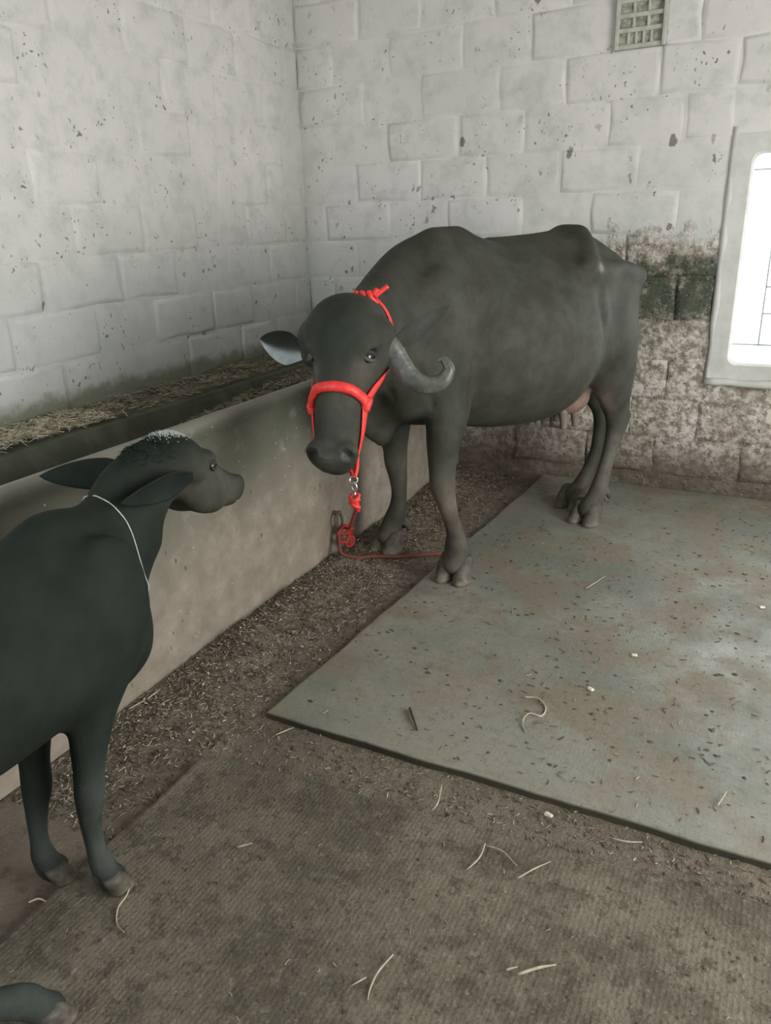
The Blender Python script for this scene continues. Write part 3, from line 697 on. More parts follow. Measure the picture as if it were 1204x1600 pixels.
# wrinkles of loose skin on the near side of the neck and between the forelegs
col = np.tile(np.array([[.039, .040, .030]]), (len(V), 1))
col = paint(col, .5 + 1.2 * fnoise(V, 4, 3, 7), (.047, .046, .036))
col = paint(col, gaus(V, (-.5, .33, .85), (.40, .2, .22)) * .4, (.068, .064, .055))
for c, r, f in (((.05, .21, .40), (.09, .09, .09), .6), ((-.05, -.22, .38), (.09, .09, .09), .4), ((.0, .21, .34), (.09, .08, .08), 1.0), ((-.04, .24, .20), (.04, .03, .12), .6), ((-1.04, .14, .15), (.09, .08, .15), .75), ((-1.1, -.05, .12), (.1, .08, .12), .5), ((0, .21, .08), (.12, .1, .07), .6), ((0, -.22, .06), (.12, .1, .07), .6)):
    col = paint(col, gaus(V, c, r) * f, (.135, .112, .090))
col = paint(col, gaus(V, (-1.09, .175, .34), (.06, .05, .16)) * .5, (.17, .155, .135))
col = paint(col, gaus(V, (-.86, .12, .60), (.12, .11, .075)) * 1.4, (.21, .145, .12))
col = paint(col, gaus(V, (-.42, .14, .565), (.07, .10, .018)) * 1.2, (.30, .20, .17))
col = paint(col, gaus(V, (-.80, .25, 1.215), (.016, .03, .016)) * 1.2, (.22, .19, .165))
hl = (V - HE) @ HM.T
onh = (hl[:, 0] > -.25)
col = paint(col, gaus(hl, (-.06, 0, -.03), (.12, .10, .09)) * 1.3, (.017, .024, .018))
col = paint(col, gaus(hl, (.06, -.075, -.05), (.07, .03, .06)) * .6, (.10, .10, .09))
col = paint(col, .8 * gaus(hl, (.07, .075, -.05), (.07, .04, .05)), (.078, .066, .054)); col = paint(col, .6 * gaus(hl, (.20, 0, .0), (.10, .05, .04)), (.062, .060, .052))
col = paint(col, gaus(hl, (.34, 0, -.03), (.04, .035, .05)) * .5, (.10, .095, .09))
for sg in (-1, 1): col = paint(col, 1.2 * gaus(hl, (.335, sg * .064, -.014), (.022, .020, .022)), (.012, .012, .011))
gl = np.clip(1.2 * gaus(hl, (.325, 0, -.02), (.045, .07, .06)), 0, .9)
col = np.hstack([col, gl[:, None]])
body = obj('body', mesh_np('body', V, F, M_skin, True, col), buf)
for p, a in (((-.015, .213), .42), ((.015, -.22), .12), ((-.935, .14), .15), ((-1.05, -.05), .1)): hoof(buf, p, a, 1.12)
# eyes
for sg in (-1, 1):
    c = hp(.005, sg * .0885, -.053); V_, F_ = tube_vf([c - hu * .021 * math.cos(t_) for t_ in np.linspace(0, math.pi, 13)], [max(1e-4, .021 * math.sin(t_)) for t_ in np.linspace(0, math.pi, 13)], 20)
    ey = obj('eye', mesh_np('eye', V_, F_, M_eye), buf)
    dirn = hv * sg * .80 + hw * .60; tq = hw * .80 - hv * sg * .60
    for sgn, rr in ((-1, .0085), (1, .0065)):                            # upper and lower eyelid
        P = np.array([c + hu * sgn * .0125 * math.cos(q * 1.45) ** .8 + tq * .0225 * math.sin(q * 1.45) + dirn * .0150 * (.55 + .45 * math.cos(q * 1.45)) for q in np.linspace(-1, 1, 11)])
        Vl, Fl = tube_vf(P, rr * np.sqrt(np.clip(np.cos(np.linspace(-1, 1, 11) * 1.4), .08, 1)), 8)
        obj('eyelid', mesh_np('eyelid', Vl, Fl, M_skin, True, np.tile([[.03, .031, .027] if sgn < 0 else [.07, .066, .058]], (len(Vl), 1))), buf)
# horns
def horn(pts, rad, name='horn'):
    P = catmull(np.array(pts), 9); R = np.interp(np.linspace(0, 1, len(P)), np.linspace(0, 1, len(rad)), rad)
    R = R * (1 + .010 * np.sin(np.arange(len(P)) * 1.9)); Vh, Fh = tube_vf(P, R, 18, .78); return obj(name, mesh_np(name, Vh, Fh, M_horn), buf)
horn([hp(-.065, .09, -.10), hp(-.045, .14, -.115), hp(-.002, .172, -.135), hp(.045, .210, -.150), hp(.068, .260, -.160), hp(.055, .312, -.165), hp(.015, .334, -.160), hp(-.014, .314, -.150), hp(-.006, .296, -.14)],
     [.038, .040, .038, .034, .030, .026, .020, .012, .003])
horn([hp(-.070, -.10, -.11), hp(-.070, -.145, -.135), hp(-.050, -.165, -.18), hp(-.03, -.17, -.225), hp(-.03, -.16, -.265), hp(-.05, -.145, -.285), hp(-.07, -.14, -.275)],
     [.040, .042, .038, .033, .027, .018, .004])
# ears
ear(buf, hp(-.035, .115, -.150), hp(-.200, .315, -.19), hw * .75 + hu * .65, .033, M_skin, (.035, .036, .03), (.045, .045, .038), .45, droop=.0)
ear(buf, hp(-.022, -.118, -.125), hp(-.075, -.315, -.135), hw * .88 + hu * .42, .056, M_skin, (.020, .024, .018), (.34, .39, .40), .62, two=(.020, .024, .018))
# udder and teats
ud = obj('udder', None, buf) if False else None
Pu = [(-.80, .0, .60), (-.80, 0, .58)]
for x, y in ((-.80, .085), (-.81, -.035), (-.875, .09), (-.89, -.03)):
    Vt, Ft = tube_vf(catmull(np.array([(x, y, .590), (x - .002, y * 1.05, .545), (x - .004, y * 1.08, .510), (x - .004, y * 1.08, .495), (x - .004, y * 1.08, .489)]), 3), np.interp(np.linspace(0, 1, 13), [0, .4, .8, .95, 1], [.024, .0165, .0155, .010, .001]), 12)
    obj('teat', mesh_np('teat', Vt, Ft, M_skin, True, np.tile([[.20, .155, .135]], (len(Vt), 1))), buf)
# tail
Vt, Ft = tube_vf(catmull(np.array([(-1.20, 0, 1.20), (-1.262, -.005, 1.15), (-1.275, -.01, 1.0), (-1.268, -.01, .82), (-1.262, -.015, .66)]), 6), np.interp(np.linspace(0, 1, 25), [0, .3, 1], [.036, .024, .013]), 10)
tl = obj('tail', mesh_np('tail', Vt, Ft, M_skin, True, np.tile([[.055, .058, .05]], (len(Vt), 1))), buf)
for k in range(26):
    a = k * 2.4; r = .012 * math.sqrt((k + 1) / 26); P = [(-1.262 + r * math.cos(a) * .6, -.015 + r * math.sin(a) * .6, .68), (-1.265 + r * 1.6 * math.cos(a), -.015 + r * 1.6 * math.sin(a), .60), (-1.262 + r * 1.2 * math.cos(a), -.015 + r * 1.3 * math.sin(a), .52 + .02 * math.sin(k))]
    Vt, Ft = tube_vf(catmull(np.array(P), 3), np.interp(np.linspace(0, 1, 7), [0, .5, 1], [.004, .0045, .0008]), 5)
    if k == 0: VV, FF = [Vt], [tuple(f) for f in Ft]; n_ = len(Vt)
    else: VV.append(Vt); FF += [tuple(i + n_ for i in f) for f in Ft]; n_ += len(Vt)
obj('tail_tuft', mesh_np('tail_tuft', np.vstack(VV), FF, M_skin, True, np.tile([[.03, .03, .026]], (n_, 1))), tl)

# ---------------------------------------------------------------- halter (its own thing, pushed onto the surface of the head)
def strap(name, P, r, flat, mat, parent, S_, off, seg=10, n=6):
    P = hug(S_, catmull(np.array(P), n), off); P[1:-1] = (P[:-2] + 2 * P[1:-1] + P[2:]) / 4
    T = np.gradient(P, axis=0); V = []; N_ = len(P); rr = np.broadcast_to(r, N_)
    for i in range(N_):
        t_ = T[i] / np.linalg.norm(T[i]); g = np.array([sdf_at(S_, P[i] + e) - sdf_at(S_, P[i] - e) for e in np.eye(3) * .006]); g -= t_ * (g @ t_); g /= np.linalg.norm(g) + 1e-9; sd = np.cross(t_, g)
        for k in range(seg): a = 2 * math.pi * k / seg; V.append(P[i] + sd * rr[i] * math.cos(a) + g * rr[i] * flat * math.sin(a))
    F = [(i * seg + k, i * seg + (k + 1) % seg, (i + 1) * seg + (k + 1) % seg, (i + 1) * seg + k) for i in range(N_ - 1) for k in range(seg)]
    F += [tuple(range(seg - 1, -1, -1)), tuple(range((N_ - 1) * seg, N_ * seg))]
    return obj(name, fixn(mesh_np(name, V, F, mat)), parent), P
hal = tag(empty('halter', tuple(BO), BANG), 'bright red nylon halter with padded noseband on the buffalo head', 'halter')
jl, jr = (.150, .085, -.075), (.165, -.085, -.080)
strap('noseband', [hp(*jr), hp(.135, -.088, -.045), hp(.118, -.062, -.012), hp(.112, 0, .0), hp(.118, .055, -.010), hp(.132, .086, -.045), hp(*jl)], .0175, .72, M_red, hal, S, .009)
for j, sg in ((jl, 1), (jr, -1)):
    strap('cheek_strap', [hp(*j), hp(.09, sg * .10, -.115), hp(.03, sg * .115, -.165), hp(-.03, sg * .120, -.21), hp(-.10, sg * .11, -.21), hp(-.17, sg * .06, -.19), hp(-.20, 0, -.17)], .016, .32, M_red, hal, S, .005)
    _, P = strap('jaw_strap', [hp(*j), hp(.20, sg * .080, -.085), hp(.26, sg * .074, -.100), hp(.315, sg * .068, -.115)], .0165, .36, M_red, hal, S, .006)
    tube('jaw_strap', [P[-1], hp(.355, .060 if sg > 0 else .03, -.125), hp(.385, .056, -.118)], .0075, M_red, hal, 4, seg=8)
    tube('cheek_knot', hug(S, [hp(j[0] - .018, j[1], j[2] - .01), hp(j[0], j[1], j[2]), hp(j[0] + .022, j[1], j[2] - .004)], .010), [.014, .018, .013], M_red, hal, 4, seg=10)
kc = hp(-.212, .040, -.135)
for k in range(3):
    c = kc + hv * (-.03 + .03 * k); P = [c + hu * .016 * math.cos(a) + hw * .020 * math.sin(a) + hv * .010 * math.sin(a + k) for a in np.linspace(0, 2 * math.pi, 9)]
    tube('crown_knot', P, .0095, M_red, hal, 3, seg=8)
tube('crown_knot', [kc - hv * .07 + hu * .01, kc - hv * .02 - hu * .012, kc + hv * .03 - hu * .008, kc + hv * .045 - hu * .03], [.008, .011, .010], M_red, hal, 4, seg=8)
tube('loose_end', [kc + hv * .035 - hu * .005, kc + hv * .055 - hu * .020, kc + hv * .080 - hu * .040], [.010, .008, .0075], M_red, hal, 4, seg=8)
ring_c = hp(.392, .056, -.112)
tube('ring', [ring_c + hv * .013 * math.cos(a) + hu * .013 * math.sin(a) for a in np.linspace(0, 2 * math.pi, 13)], .0028, M_steel, hal, 2, seg=8)

# ---------------------------------------------------------------- lead rope with snap hook, tied to the ring in the trough wall
def l2w(p): return BO + HD * p[0] + LFT * p[1] + np.array([0, 0, p[2]])
rc = l2w(ring_c)
rope = tag(empty('lead_rope', (-1.60, 2.72, 0)), 'red lead rope snapped to the halter and knotted at the trough ring', 'rope'); RO = np.array([-1.60, 2.72, 0])
def rt(name, P, R, mat=None, n=6, **k): return tube(name, [np.array(p) - RO for p in P], R, mat or M_redrope, rope, n, **k)
top = rc + np.array((-.004, .01, -.055))
sn = rt('snap_hook', [rc + np.array((0, 0, -.006)), rc + np.array((.009, 0, -.018)), rc + np.array((.008, .002, -.032)), top + np.array((0, 0, .012)), top], [.0035, .0035, .004, .005, .006], M_steel, seg=8)
tube('gate', [rc - RO + np.array((-.007, 0, -.010)), rc - RO + np.array((-.009, 0, -.022)), rc - RO + np.array((-.003, .004, -.04))], .003, M_steel, sn, 3, seg=6)
for k in range(3):
    c = top + np.array((-.004, .004, -.010 - .014 * k)); rt('upper_knot', [c + np.array((.014 * math.cos(a), .014 * math.sin(a), .008 * math.sin(a + k * 2))) for a in np.linspace(0, 2 * math.pi, 9)], .0065, M_red, 3, seg=8)
kn = np.array((-1.690, 2.775, .105))
rt('strand', [top + np.array((0, 0, -.022)), top + np.array((-.001, .008, -.042)), top + np.array((-.004, .024, -.066))], [.011, .010, .0064], M_red, 5, seg=8, twist=.5, ridge=.12)
rt('strand', [top + np.array((-.002, .012, -.046)), kn + np.array((.022, .004, .012))], .0062, M_redrope, 24, seg=9, twist=.5, ridge=.15)
def loop(c, ex, ey, r, k=.010, a0=0.0, a1=2 * math.pi, name='knot_loop'):
    ex, ey = np.array(ex, float), np.array(ey, float); rt(name, [np.array(c) + ex * r * math.cos(a) + ey * r * math.sin(a) for a in np.linspace(a0, a1, 11)], k, M_redrope, 3, seg=9, twist=.5, ridge=.14)
sx, su = np.array((.30, .95, 0)), np.array((.05, 0, 1))
loop(kn + np.array((.004, -.012, -.012)), sx, su, .036, .0095)
loop(kn + np.array((.016, .018, -.055)), sx, su, .024, .009)
loop(kn + np.array((.022, .010, .0)), sx, (.6, 0, .8), .018, .0085)
loop(kn + np.array((.012, -.018, .015)), (.7, .5, .3), su, .020, .0085)
loop(kn + np.array((.018, .016, -.052)), sx, su, .009, .006)
M_dull = m_simple('muddy_rope', (.22, .045, .036), (.15, .075, .055), 40, .85)
rt('tail_end', [kn + np.array((.0, -.050, .0)), kn + np.array((.006, -.058, -.05)), np.array((-1.665, 2.70, .028)), (-1.60, 2.715, .014), (-1.53, 2.765, .012), (-1.43, 2.805, .012), (-1.34, 2.86, .013), (-1.27, 2.905, .015), (-1.21, 2.935, .019)], [.0085, .0085, .008, .008, .0075], M_dull, n=8, seg=9, twist=.5, ridge=.12)
# the iron ring is a part of the trough
rg = np.array((-1.722 - XL, 2.765, .165))
tube('tether_ring', [rg + np.array((.012 - .006 * math.sin(a), .030 * math.cos(a), -.008 + .034 * math.sin(a))) for a in np.linspace(0, 2 * math.pi, 13)], .0058, M_rust, tr, 3, seg=8)
tube('eye_bolt', [rg + np.array((-.03, 0, .03)), rg + np.array((.004, 0, .03)), rg + np.array((.022, 0, .036))], .008, M_rust, tr, 3, seg=8)

# ---------------------------------------------------------------- calf (local x = heading = world +y, local y = world -x)
CO = np.array([-1.29, .95, 0.]); calf = tag(empty('calf', tuple(CO), math.pi / 2), 'small black buffalo calf in the left foreground, looking up at the adult', 'calf')
K = Sculpt((-.92, -.24, -.005), (.78, .30, 1.06), .0075)
K.loft([(.200, .68, .50, .045, 0), (.165, .76, .455, .085, 0), (.08, .835, .435, .120, 0), (0, .868, .435, .140, 0), (-.12, .862, .45, .155, 0), (-.28, .856, .455, .170, 0), (-.45, .860, .475, .170, 0), (-.60, .852, .53, .155, 0), (-.70, .815, .60, .125, 0), (-.76, .76, .66, .07, 0)], .25, .03, 2.2)
K.ell((.05, .105, .70), (.09, .045, .14), .06, mir=True)
K.ell((.02, .0, .855), (.08, .03, .022), .05)
K.chain([(.02, 0, .74, .085, .128), (.11, .0, .755, .076, .112), (.19, .006, .790, .068, .108), (.255, .012, .838, .062, .104), (.32, .018, .872, .058, .088)], k=.06)
K.chain([(.14, 0, .56, .035, .05), (.19, 0, .66, .03, .05), (.26, .005, .735, .03, .05)], k=.05)
def kleg(p): K.chain(p, (0, 1, 0), .035, 6)
kleg([(.03, -.085, .66, .050, .090), (-.01, -.090, .54, .046, .070), (-.045, -.085, .44, .036, .052), (-.065, -.08, .35, .030, .036), (-.075, -.078, .285, .030, .034), (-.085, -.077, .23, .023, .026), (-.087, -.076, .15, .019, .021), (-.080, -.075, .095, .025, .027), (-.068, -.075, .055, .024, .027), (-.060, -.075, .03, .028, .032)])
kleg([(.03, .085, .66, .050, .090), (-.02, .085, .54, .044, .066), (-.065, .075, .42, .034, .048), (-.085, .072, .33, .029, .035), (-.095, .07, .265, .030, .034), (-.108, .07, .21, .023, .026), (-.118, .07, .14, .019, .021), (-.118, .07, .085, .025, .027), (-.105, .07, .05, .024, .027), (-.098, .07, .03, .028, .032)])
# hind legs: the near one steps forward into the bottom corner of the picture
kleg([(-.56, -.10, .66, .075, .12), (-.54, -.115, .54, .060, .095), (-.60, -.12, .42, .042, .058), (-.64, -.135, .33, .030, .040), (-.57, -.155, .24, .024, .028), (-.45, -.185, .15, .024, .026), (-.39, -.200, .10, .029, .031), (-.365, -.205, .06, .028, .030), (-.35, -.205, .03, .031, .034)])
kleg([(-.60, .10, .66, .075, .12), (-.60, .115, .54, .060, .095), (-.68, .12, .42, .042, .058), (-.73, .12, .34, .030, .040), (-.71, .12, .24, .022, .026), (-.70, .12, .14, .020, .022), (-.69, .12, .085, .026, .028), (-.66, .12, .05, .025, .028), (-.645, .12, .03, .028, .030)])
ku = np.array([.303, .050, -.168]); ku /= np.linalg.norm(ku); kv = np.array([-ku[1], ku[0], 0]); kv /= np.linalg.norm(kv); kw = np.cross(ku, kv); kw = kw if kw[2] > 0 else -kw
KH = np.array([ku, kv, kw]); KE = np.array([.415, .022, .945]) + ku * .10
def kp(u, v, w): return KE + ku * u + kv * v + kw * w
def kc_(pts, k=.02): K.chain([(*kp(u, v, w), a, b) for u, v, w, a, b in pts], kv, k, 5)
def ke(c, r, k=.02, sub=False): K.ell(kp(*c), r, k, KH, sub=sub)
kc_([(-.10, 0, -.066, .074, .066), (-.02, 0, -.080, .068, .078), (.06, 0, -.086, .058, .072), (.13, 0, -.082, .048, .058), (.18, 0, -.076, .042, .048), (.215, 0, -.074, .041, .042)], .02)
ke((-.080, 0, -.040), (.070, .072, .050), .03); ke((-.14, 0, -.085), (.05, .06, .06), .04)
for sg in (-1, 1):
    ke((-.004, sg * .052, -.030), (.026, .020, .022), .025); ke((.02, sg * .040, -.122), (.10, .026, .040), .04); ke((.065, sg * .062, -.050), (.03, .012, .014), .025, True)
    ke((.004, sg * .072, -.046), (.017, .014, .012), .008, True); ke((.210, sg * .028, -.052), (.022, .018, .022), .015); ke((.232, sg * .034, -.048), (.010, .008, .008), .006, True)
    ke((-.075, sg * .068, -.075), (.028, .022, .026), .02); ke((-.115, sg * .050, -.030), (.014, .014, .012), .02)
ke((.222, 0, -.068), (.020, .036, .026), .015); ke((.175, 0, -.105), (.050, .026, .016), .025); ke((.238, 0, -.100), (.030, .06, .003), .006, True)
V, F = K.surface(); V = relax(V, F, 3)
kl = (V - KE) @ KH.T
col = np.tile(np.array([[.010, .016, .0115]]), (len(V), 1)); col = paint(col, .4 + 1.2 * fnoise(V, 6, 3, 17), (.014, .019, .014))
col = paint(col, gaus(V, (.10, 0, .60), (.16, .2, .12)) * .4, (.020, .024, .020))
col = paint(col, 1.3 * gaus(kl, (.08, 0, -.09), (.14, .2, .07)), (.060, .054, .042))
col = paint(col, 1.0 * gaus(kl, (-.02, -.07, -.12), (.12, .08, .06)), (.048, .045, .035))
col = paint(col, .8 * gaus(kl, (.25, 0, -.08), (.03, .05, .03)), (.035, .034, .030))
for c, r in (((-.42, -.19, .08), (.14, .08, .14)), ((-.08, -.075, .11), (.05, .06, .12)), ((-.11, .07, .10), (.05, .06, .12)), ((-.075, -.078, .30), (.05, .06, .05))): col = paint(col, gaus(V, c, r) * .8, (.070, .078, .072))
obj('body', mesh_np('body', V, F, M_calfskin, True, col), calf)
for p, a in (((-.055, -.075), .0), ((-.093, .07), .0), ((-.34, -.205), -.05), ((-.64, .12), 0)): hoof(calf, p, a, .60)
for sg in (-1, 1):
    c = kp(.004, sg * .0590, -.046); ts = np.linspace(0, math.pi, 11)
    V_, F_ = tube_vf([c - ku * .0115 * math.cos(q) for q in ts], [max(1e-4, .0115 * math.sin(q)) for q in ts], 16); obj('eye', mesh_np('eye', V_, F_, M_eye), calf)
    V_, F_ = tube_vf([kp(.014, sg * .0665, -.056), kp(.017, sg * .0665, -.046), kp(.013, sg * .065, -.036)], [.0006, .0018, .0006], 8); obj('eye_rim', mesh_np('eye_rim', V_, F_, M_eyew), calf)
    for sn_ in (-1, 1):
        P_ = [c + ku * .0135 * math.cos(q) + kw * sn_ * .009 * math.sin(q) + kv * sg * (.0060 + .0045 * math.sin(q)) for q in np.linspace(0, math.pi, 9)]
        V_, F_ = tube_vf(P_, [.002, .0038, .0042, .0042, .0042, .0042, .0042, .0038, .002], 7); obj('eyelid', mesh_np('eyelid', V_, F_, M_calfskin, True, np.tile([[.035, .036, .031]], (len(V_), 1))), calf)
ear(calf, kp(-.075, -.070, -.085), kp(-.075, -.070, -.085) + np.array([-.275, -.035, .045]), (.25, -1, -.35), .036, M_calfskin, (.011, .017, .012), (.010, .014, .011), .40, droop=.02)
ear(calf, kp(-.075, .070, -.085), kp(-.075, .070, -.085) + np.array([-.165, .185, .035]), (0, 1, -.4), .042, M_calfskin, (.012, .018, .013), (.014, .017, .014), .40, droop=.02)
# pale tuft on the poll, hair along the crest
def tuft(name, base, dirn, n_, spread, ln, colr, seed):
    r = random.Random(seed); VV = []; FF = []; m_ = 0
    for _ in range(n_):
        b = np.array(base) + np.array([r.gauss(0, spread[0]), r.gauss(0, spread[1]), r.gauss(0, spread[2])]); b = hug(K, [b], -.002)[0]
        d = np.array(dirn) + np.array([r.gauss(0, .35), r.gauss(0, .35), r.gauss(0, .25)]); d /= np.linalg.norm(d); L_ = ln * r.uniform(.6, 1.2)
        Vt, Ft = tube_vf([b, b + d * L_ * .5, b + d * L_ + np.array((-.2 * L_, 0, -.1 * L_))], [.0012, .0009, .0002], 4); VV.append(Vt); FF += [tuple(i + m_ for i in f) for f in Ft]; m_ += len(Vt)
    o = obj(name, mesh_np(name, np.vstack(VV), FF, M_calfskin, True, np.tile([colr], (m_, 1))), calf); return o
o = tuft('forelock', kp(-.125, 0, .015), (-.1, 0, 1), 420, (.024, .022, .006), .010, (.42, .46, .42), 3); o['label'] = 'whitish tuft of hair on the poll'
tuft('crest_hair', kp(-.19, 0, -.03), (-1.2, 0, .25), 600, (.04, .035, .03), .016, (.016, .024, .019), 4)['kind'] = 'stuff'
# string around the calf's neck
cs = tag(empty('neck_string', tuple(CO), math.pi / 2), 'thin pale string tied round the neck of the calf', 'string')
P = []
for a in np.linspace(0, 2 * math.pi, 25):
    P.append((.135 + .085 * (-math.cos(a)) * -1 * .9 - .02, .17 * math.sin(a) * .6, .735 + .16 * math.cos(a + .0)))
P = [(.195 - .045 * math.cos(a), .10 * math.sin(a), .740 + .13 * math.cos(a)) for a in np.linspace(0, 2 * math.pi, 25)]
P = hug(K, P, .0015); P[-1] = P[0]
Vt, Ft = tube_vf(catmull(P, 3), .0015, 6); obj('loop', mesh_np('loop', Vt, Ft, M_string), cs)

# ---------------------------------------------------------------- straw, chaff and droppings
def strands(name, pts, lens, w, mat_, cols, lift, seed, label, cat, curl=.35, parent=None):
    r = np.random.default_rng(seed); n_ = len(pts); a = r.uniform(0, 2 * np.pi, n_); e = r.normal(0, lift, n_); d = np.stack([np.cos(a), np.sin(a), e], 1); d /= np.linalg.norm(d, axis=1)[:, None]
    s_ = np.stack([-np.sin(a), np.cos(a), np.zeros(n_)], 1); bend = r.normal(0, curl, n_)[:, None] * s_; L_ = lens[:, None]; V = []
    W = (w * r.uniform(.6, 1.4, n_))[:, None]
    for t_ in (-.5, 0, .5):
        c = pts + d * L_ * t_ + bend * L_ * (t_ * t_ - .08); V += [c - s_ * W, c + s_ * W, c + np.array([0, 0, 1]) * W * .8]
    V = np.stack(V, 1).reshape(-1, 3); b = np.arange(n_) * 9; F = []
    for k in (0, 3):
        for x, y in ((0, 1), (1, 2), (2, 0)): F.append(np.stack([b + k + x, b + k + y, b + k + 3 + y, b + k + 3 + x], 1))
    F = np.vstack(F); C = np.repeat(np.array(cols)[r.integers(0, len(cols), n_)] * r.uniform(.6, 1.25, (n_, 1)), 9, 0)
    o = obj(name, mesh_np(name, V, F, mat_, False, C), parent); return tag(o, label, cat, None, 'stuff')
STR = [(.46, .40, .29), (.34, .29, .20), (.25, .20, .135), (.56, .51, .40)]; BRN = [(.17, .14, .10), (.25, .21, .15), (.11, .09, .062), (.32, .275, .20)]
r = np.random.default_rng(11)
def shelf_pts(n_, y0, y1, x0, x1, z): p = np.stack([r.uniform(x0, x1, n_), r.uniform(y0, y1, n_), np.zeros(n_)], 1); p[:, 2] = z(p) ; return p
zs = lambda p: .694 + .016 * (1 + fnoise(p, 7, 2, 61)) * np.clip((p[:, 0] + 2.77) * 6, .3, 1) * 0 + np.abs(fnoise(p, 6, 2, 61)) * .022 + r.uniform(0, .012, len(p))
p = shelf_pts(9000, .9, 4.25, -2.74, -2.435, zs); keep = (p[:, 1] < 2.3) | (r.uniform(0, 1, len(p)) < .55); p = p[keep]
def cap_y(p, f): return p
near = p[:, 1] < 2.25
strands('hay', p[near], r.uniform(.02, .07, near.sum()), .0016, M_straw, STR, .22, 1, 'pale dry hay on the ledge against the left wall', 'hay')
strands('hay', p[~near], r.uniform(.015, .05, (~near).sum()), .0015, M_straw, BRN + STR[1:3], .2, 2, 'brown chopped hay along the back half of the wall ledge', 'hay')
zb = lambda p: .548 + np.clip((p[:, 1] - 1.9) / 1.6, 0, 1) * .125 + .02 * np.abs(fnoise(p, 5, 2, 63)) + r.uniform(0, .014, len(p))
p = shelf_pts(9000, 2.0, 4.24, -2.36, -1.90, zb)
strands('hay', p, r.uniform(.012, .045, len(p)), .0016, M_straw, BRN, .2, 3, 'dark brown leftover feed lying in the bottom of the trough', 'feed')
p = shelf_pts(1600, 1.38, 1.90, -2.10, -1.86, lambda p: .556 + .09 * np.clip((-1.86 - p[:, 0]) / -.24 + 1, 0, 1) * 0 + .06 * np.exp(-((p[:, 0] + 1.95) / .09) ** 2 - ((p[:, 1] - 1.63) / .16) ** 2) + r.uniform(0, .02, len(p)))
strands('hay', p, r.uniform(.02, .06, len(p)), .0016, M_straw, STR, .25, 4, 'small loose heap of pale hay inside the trough behind the calf', 'hay')
def floor_z(p): return FZ + floor_h(p)
# chaff mixed with dung in the gutter along the trough
n_ = 16000; y = 1.0 + 3.2 * r.uniform(0, 1, n_) ** .85; x = -1.73 + np.abs(r.normal(0, .22, n_)); ok = x < -1.30 + (y - 1.6) * .03; p = np.stack([x[ok], y[ok], 0 * x[ok]], 1); p[:, 2] = floor_z(p) + .003
pw_ = p[r.uniform(0, 1, len(p)) < .02]; pw_[:, 2] += .004; strands('chaff', pw_, r.uniform(.003, .011, len(pw_)), .0022, M_straw, [(.62, .59, .50), (.5, .46, .38)], .3, 25, 'tiny pale flecks in the gutter heap along the trough', 'chaff')
strands('chaff', p, r.uniform(.005, .024, len(p)), .0016, M_straw, BRN + [(.34, .30, .23), (.07, .055, .038), (.10, .08, .055)], .35, 5, 'dung-coloured chaff heaped in the gutter between trough and mat', 'chaff')
n_ = 2600; x = r.uniform(-1.7, 1.2, n_); y = r.uniform(1.38, 1.62, n_); p = np.stack([x, y, 0 * x], 1); ok = (y < 1.595 + (x + 1.3) * .012) & (y > 1.39 + (x + 1.3) * .075); p = p[ok]; p[:, 2] = floor_z(p) + .002
strands('chaff', p, r.uniform(.004, .016, len(p)), .0015, M_straw, BRN, .2, 6, 'scattered chaff in the gutter crossing between the two mats', 'chaff')
n_ = 1500; x = r.uniform(-1.25, 1.6, n_); y = r.uniform(1.64, 4.2, n_); p = np.stack([x, y, 0 * x + .002], 1); p = p[fnoise(p, 2.2, 2, 71) > -.12]
strands('chaff', p, r.uniform(.005, .026, len(p)), .0015, M_straw, BRN + [(.30, .26, .19), (.05, .04, .025), (.06, .05, .03)], .12, 7, 'bits of chaff strewn over the grey-green mat', 'chaff')
n_ = 800; x = r.uniform(-1.30, 1.2, n_); y = r.uniform(-.2, 1.40, n_); p = np.stack([x, y, 0 * x + .002], 1)
strands('chaff', p, r.uniform(.004, .016, len(p)), .0011, M_straw, BRN + [(.30, .26, .19)], .12, 8, 'sparse crumbs of chaff on the brown mat', 'chaff')
# droppings trodden flat: small clods
def clods(pts, rad, seed, label):
    rr = np.random.default_rng(seed); VV = []; FF = []; m_ = 0
    for q, R_ in zip(pts, rad):
        k = 7; a = np.arange(k) * 2 * np.pi / k + rr.uniform(0, 6); e = rr.uniform(.6, 1.3, k); st_ = rr.uniform(.5, 1)
        lo = np.stack([q[0] + R_ * e * np.cos(a), q[1] + R_ * st_ * e * np.sin(a), np.full(k, q[2])], 1); up = np.stack([q[0] + .55 * R_ * e * np.cos(a + .2), q[1] + .55 * R_ * st_ * e * np.sin(a + .2), q[2] + R_ * rr.uniform(.15, .4, k)], 1)
        VV.append(np.vstack([lo, up])); FF += [(m_ + i, m_ + (i + 1) % k, m_ + k + (i + 1) % k, m_ + k + i) for i in range(k)] + [tuple(m_ + k + i for i in range(k))]; m_ += 2 * k
    C = np.tile([[.100, .080, .056]], (m_, 1)) * rr.uniform(.7, 1.5, (m_, 1)); return tag(obj('dung_crumbs', mesh_np('dung_crumbs', np.vstack(VV), FF, M_straw, False, C)), label, 'dung', None, 'stuff')
n_ = 900; x = r.uniform(-1.2, 1.4, n_); y = r.uniform(1.66, 4.1, n_); p = np.stack([x, y, 0 * x + .0005], 1); clods(p, r.uniform(.002, .009, n_) * r.uniform(.4, 1.4, n_), 12, 'dark crumbs of dung scattered over the grey-green mat')
n_ = 700; x = r.uniform(-1.3, 1.0, n_); y = r.uniform(.2, 1.38, n_); p = np.stack([x, y, 0 * x + .0005], 1); clods(p, r.uniform(.002, .007, n_), 13, 'small dark dung crumbs on the brown mat')
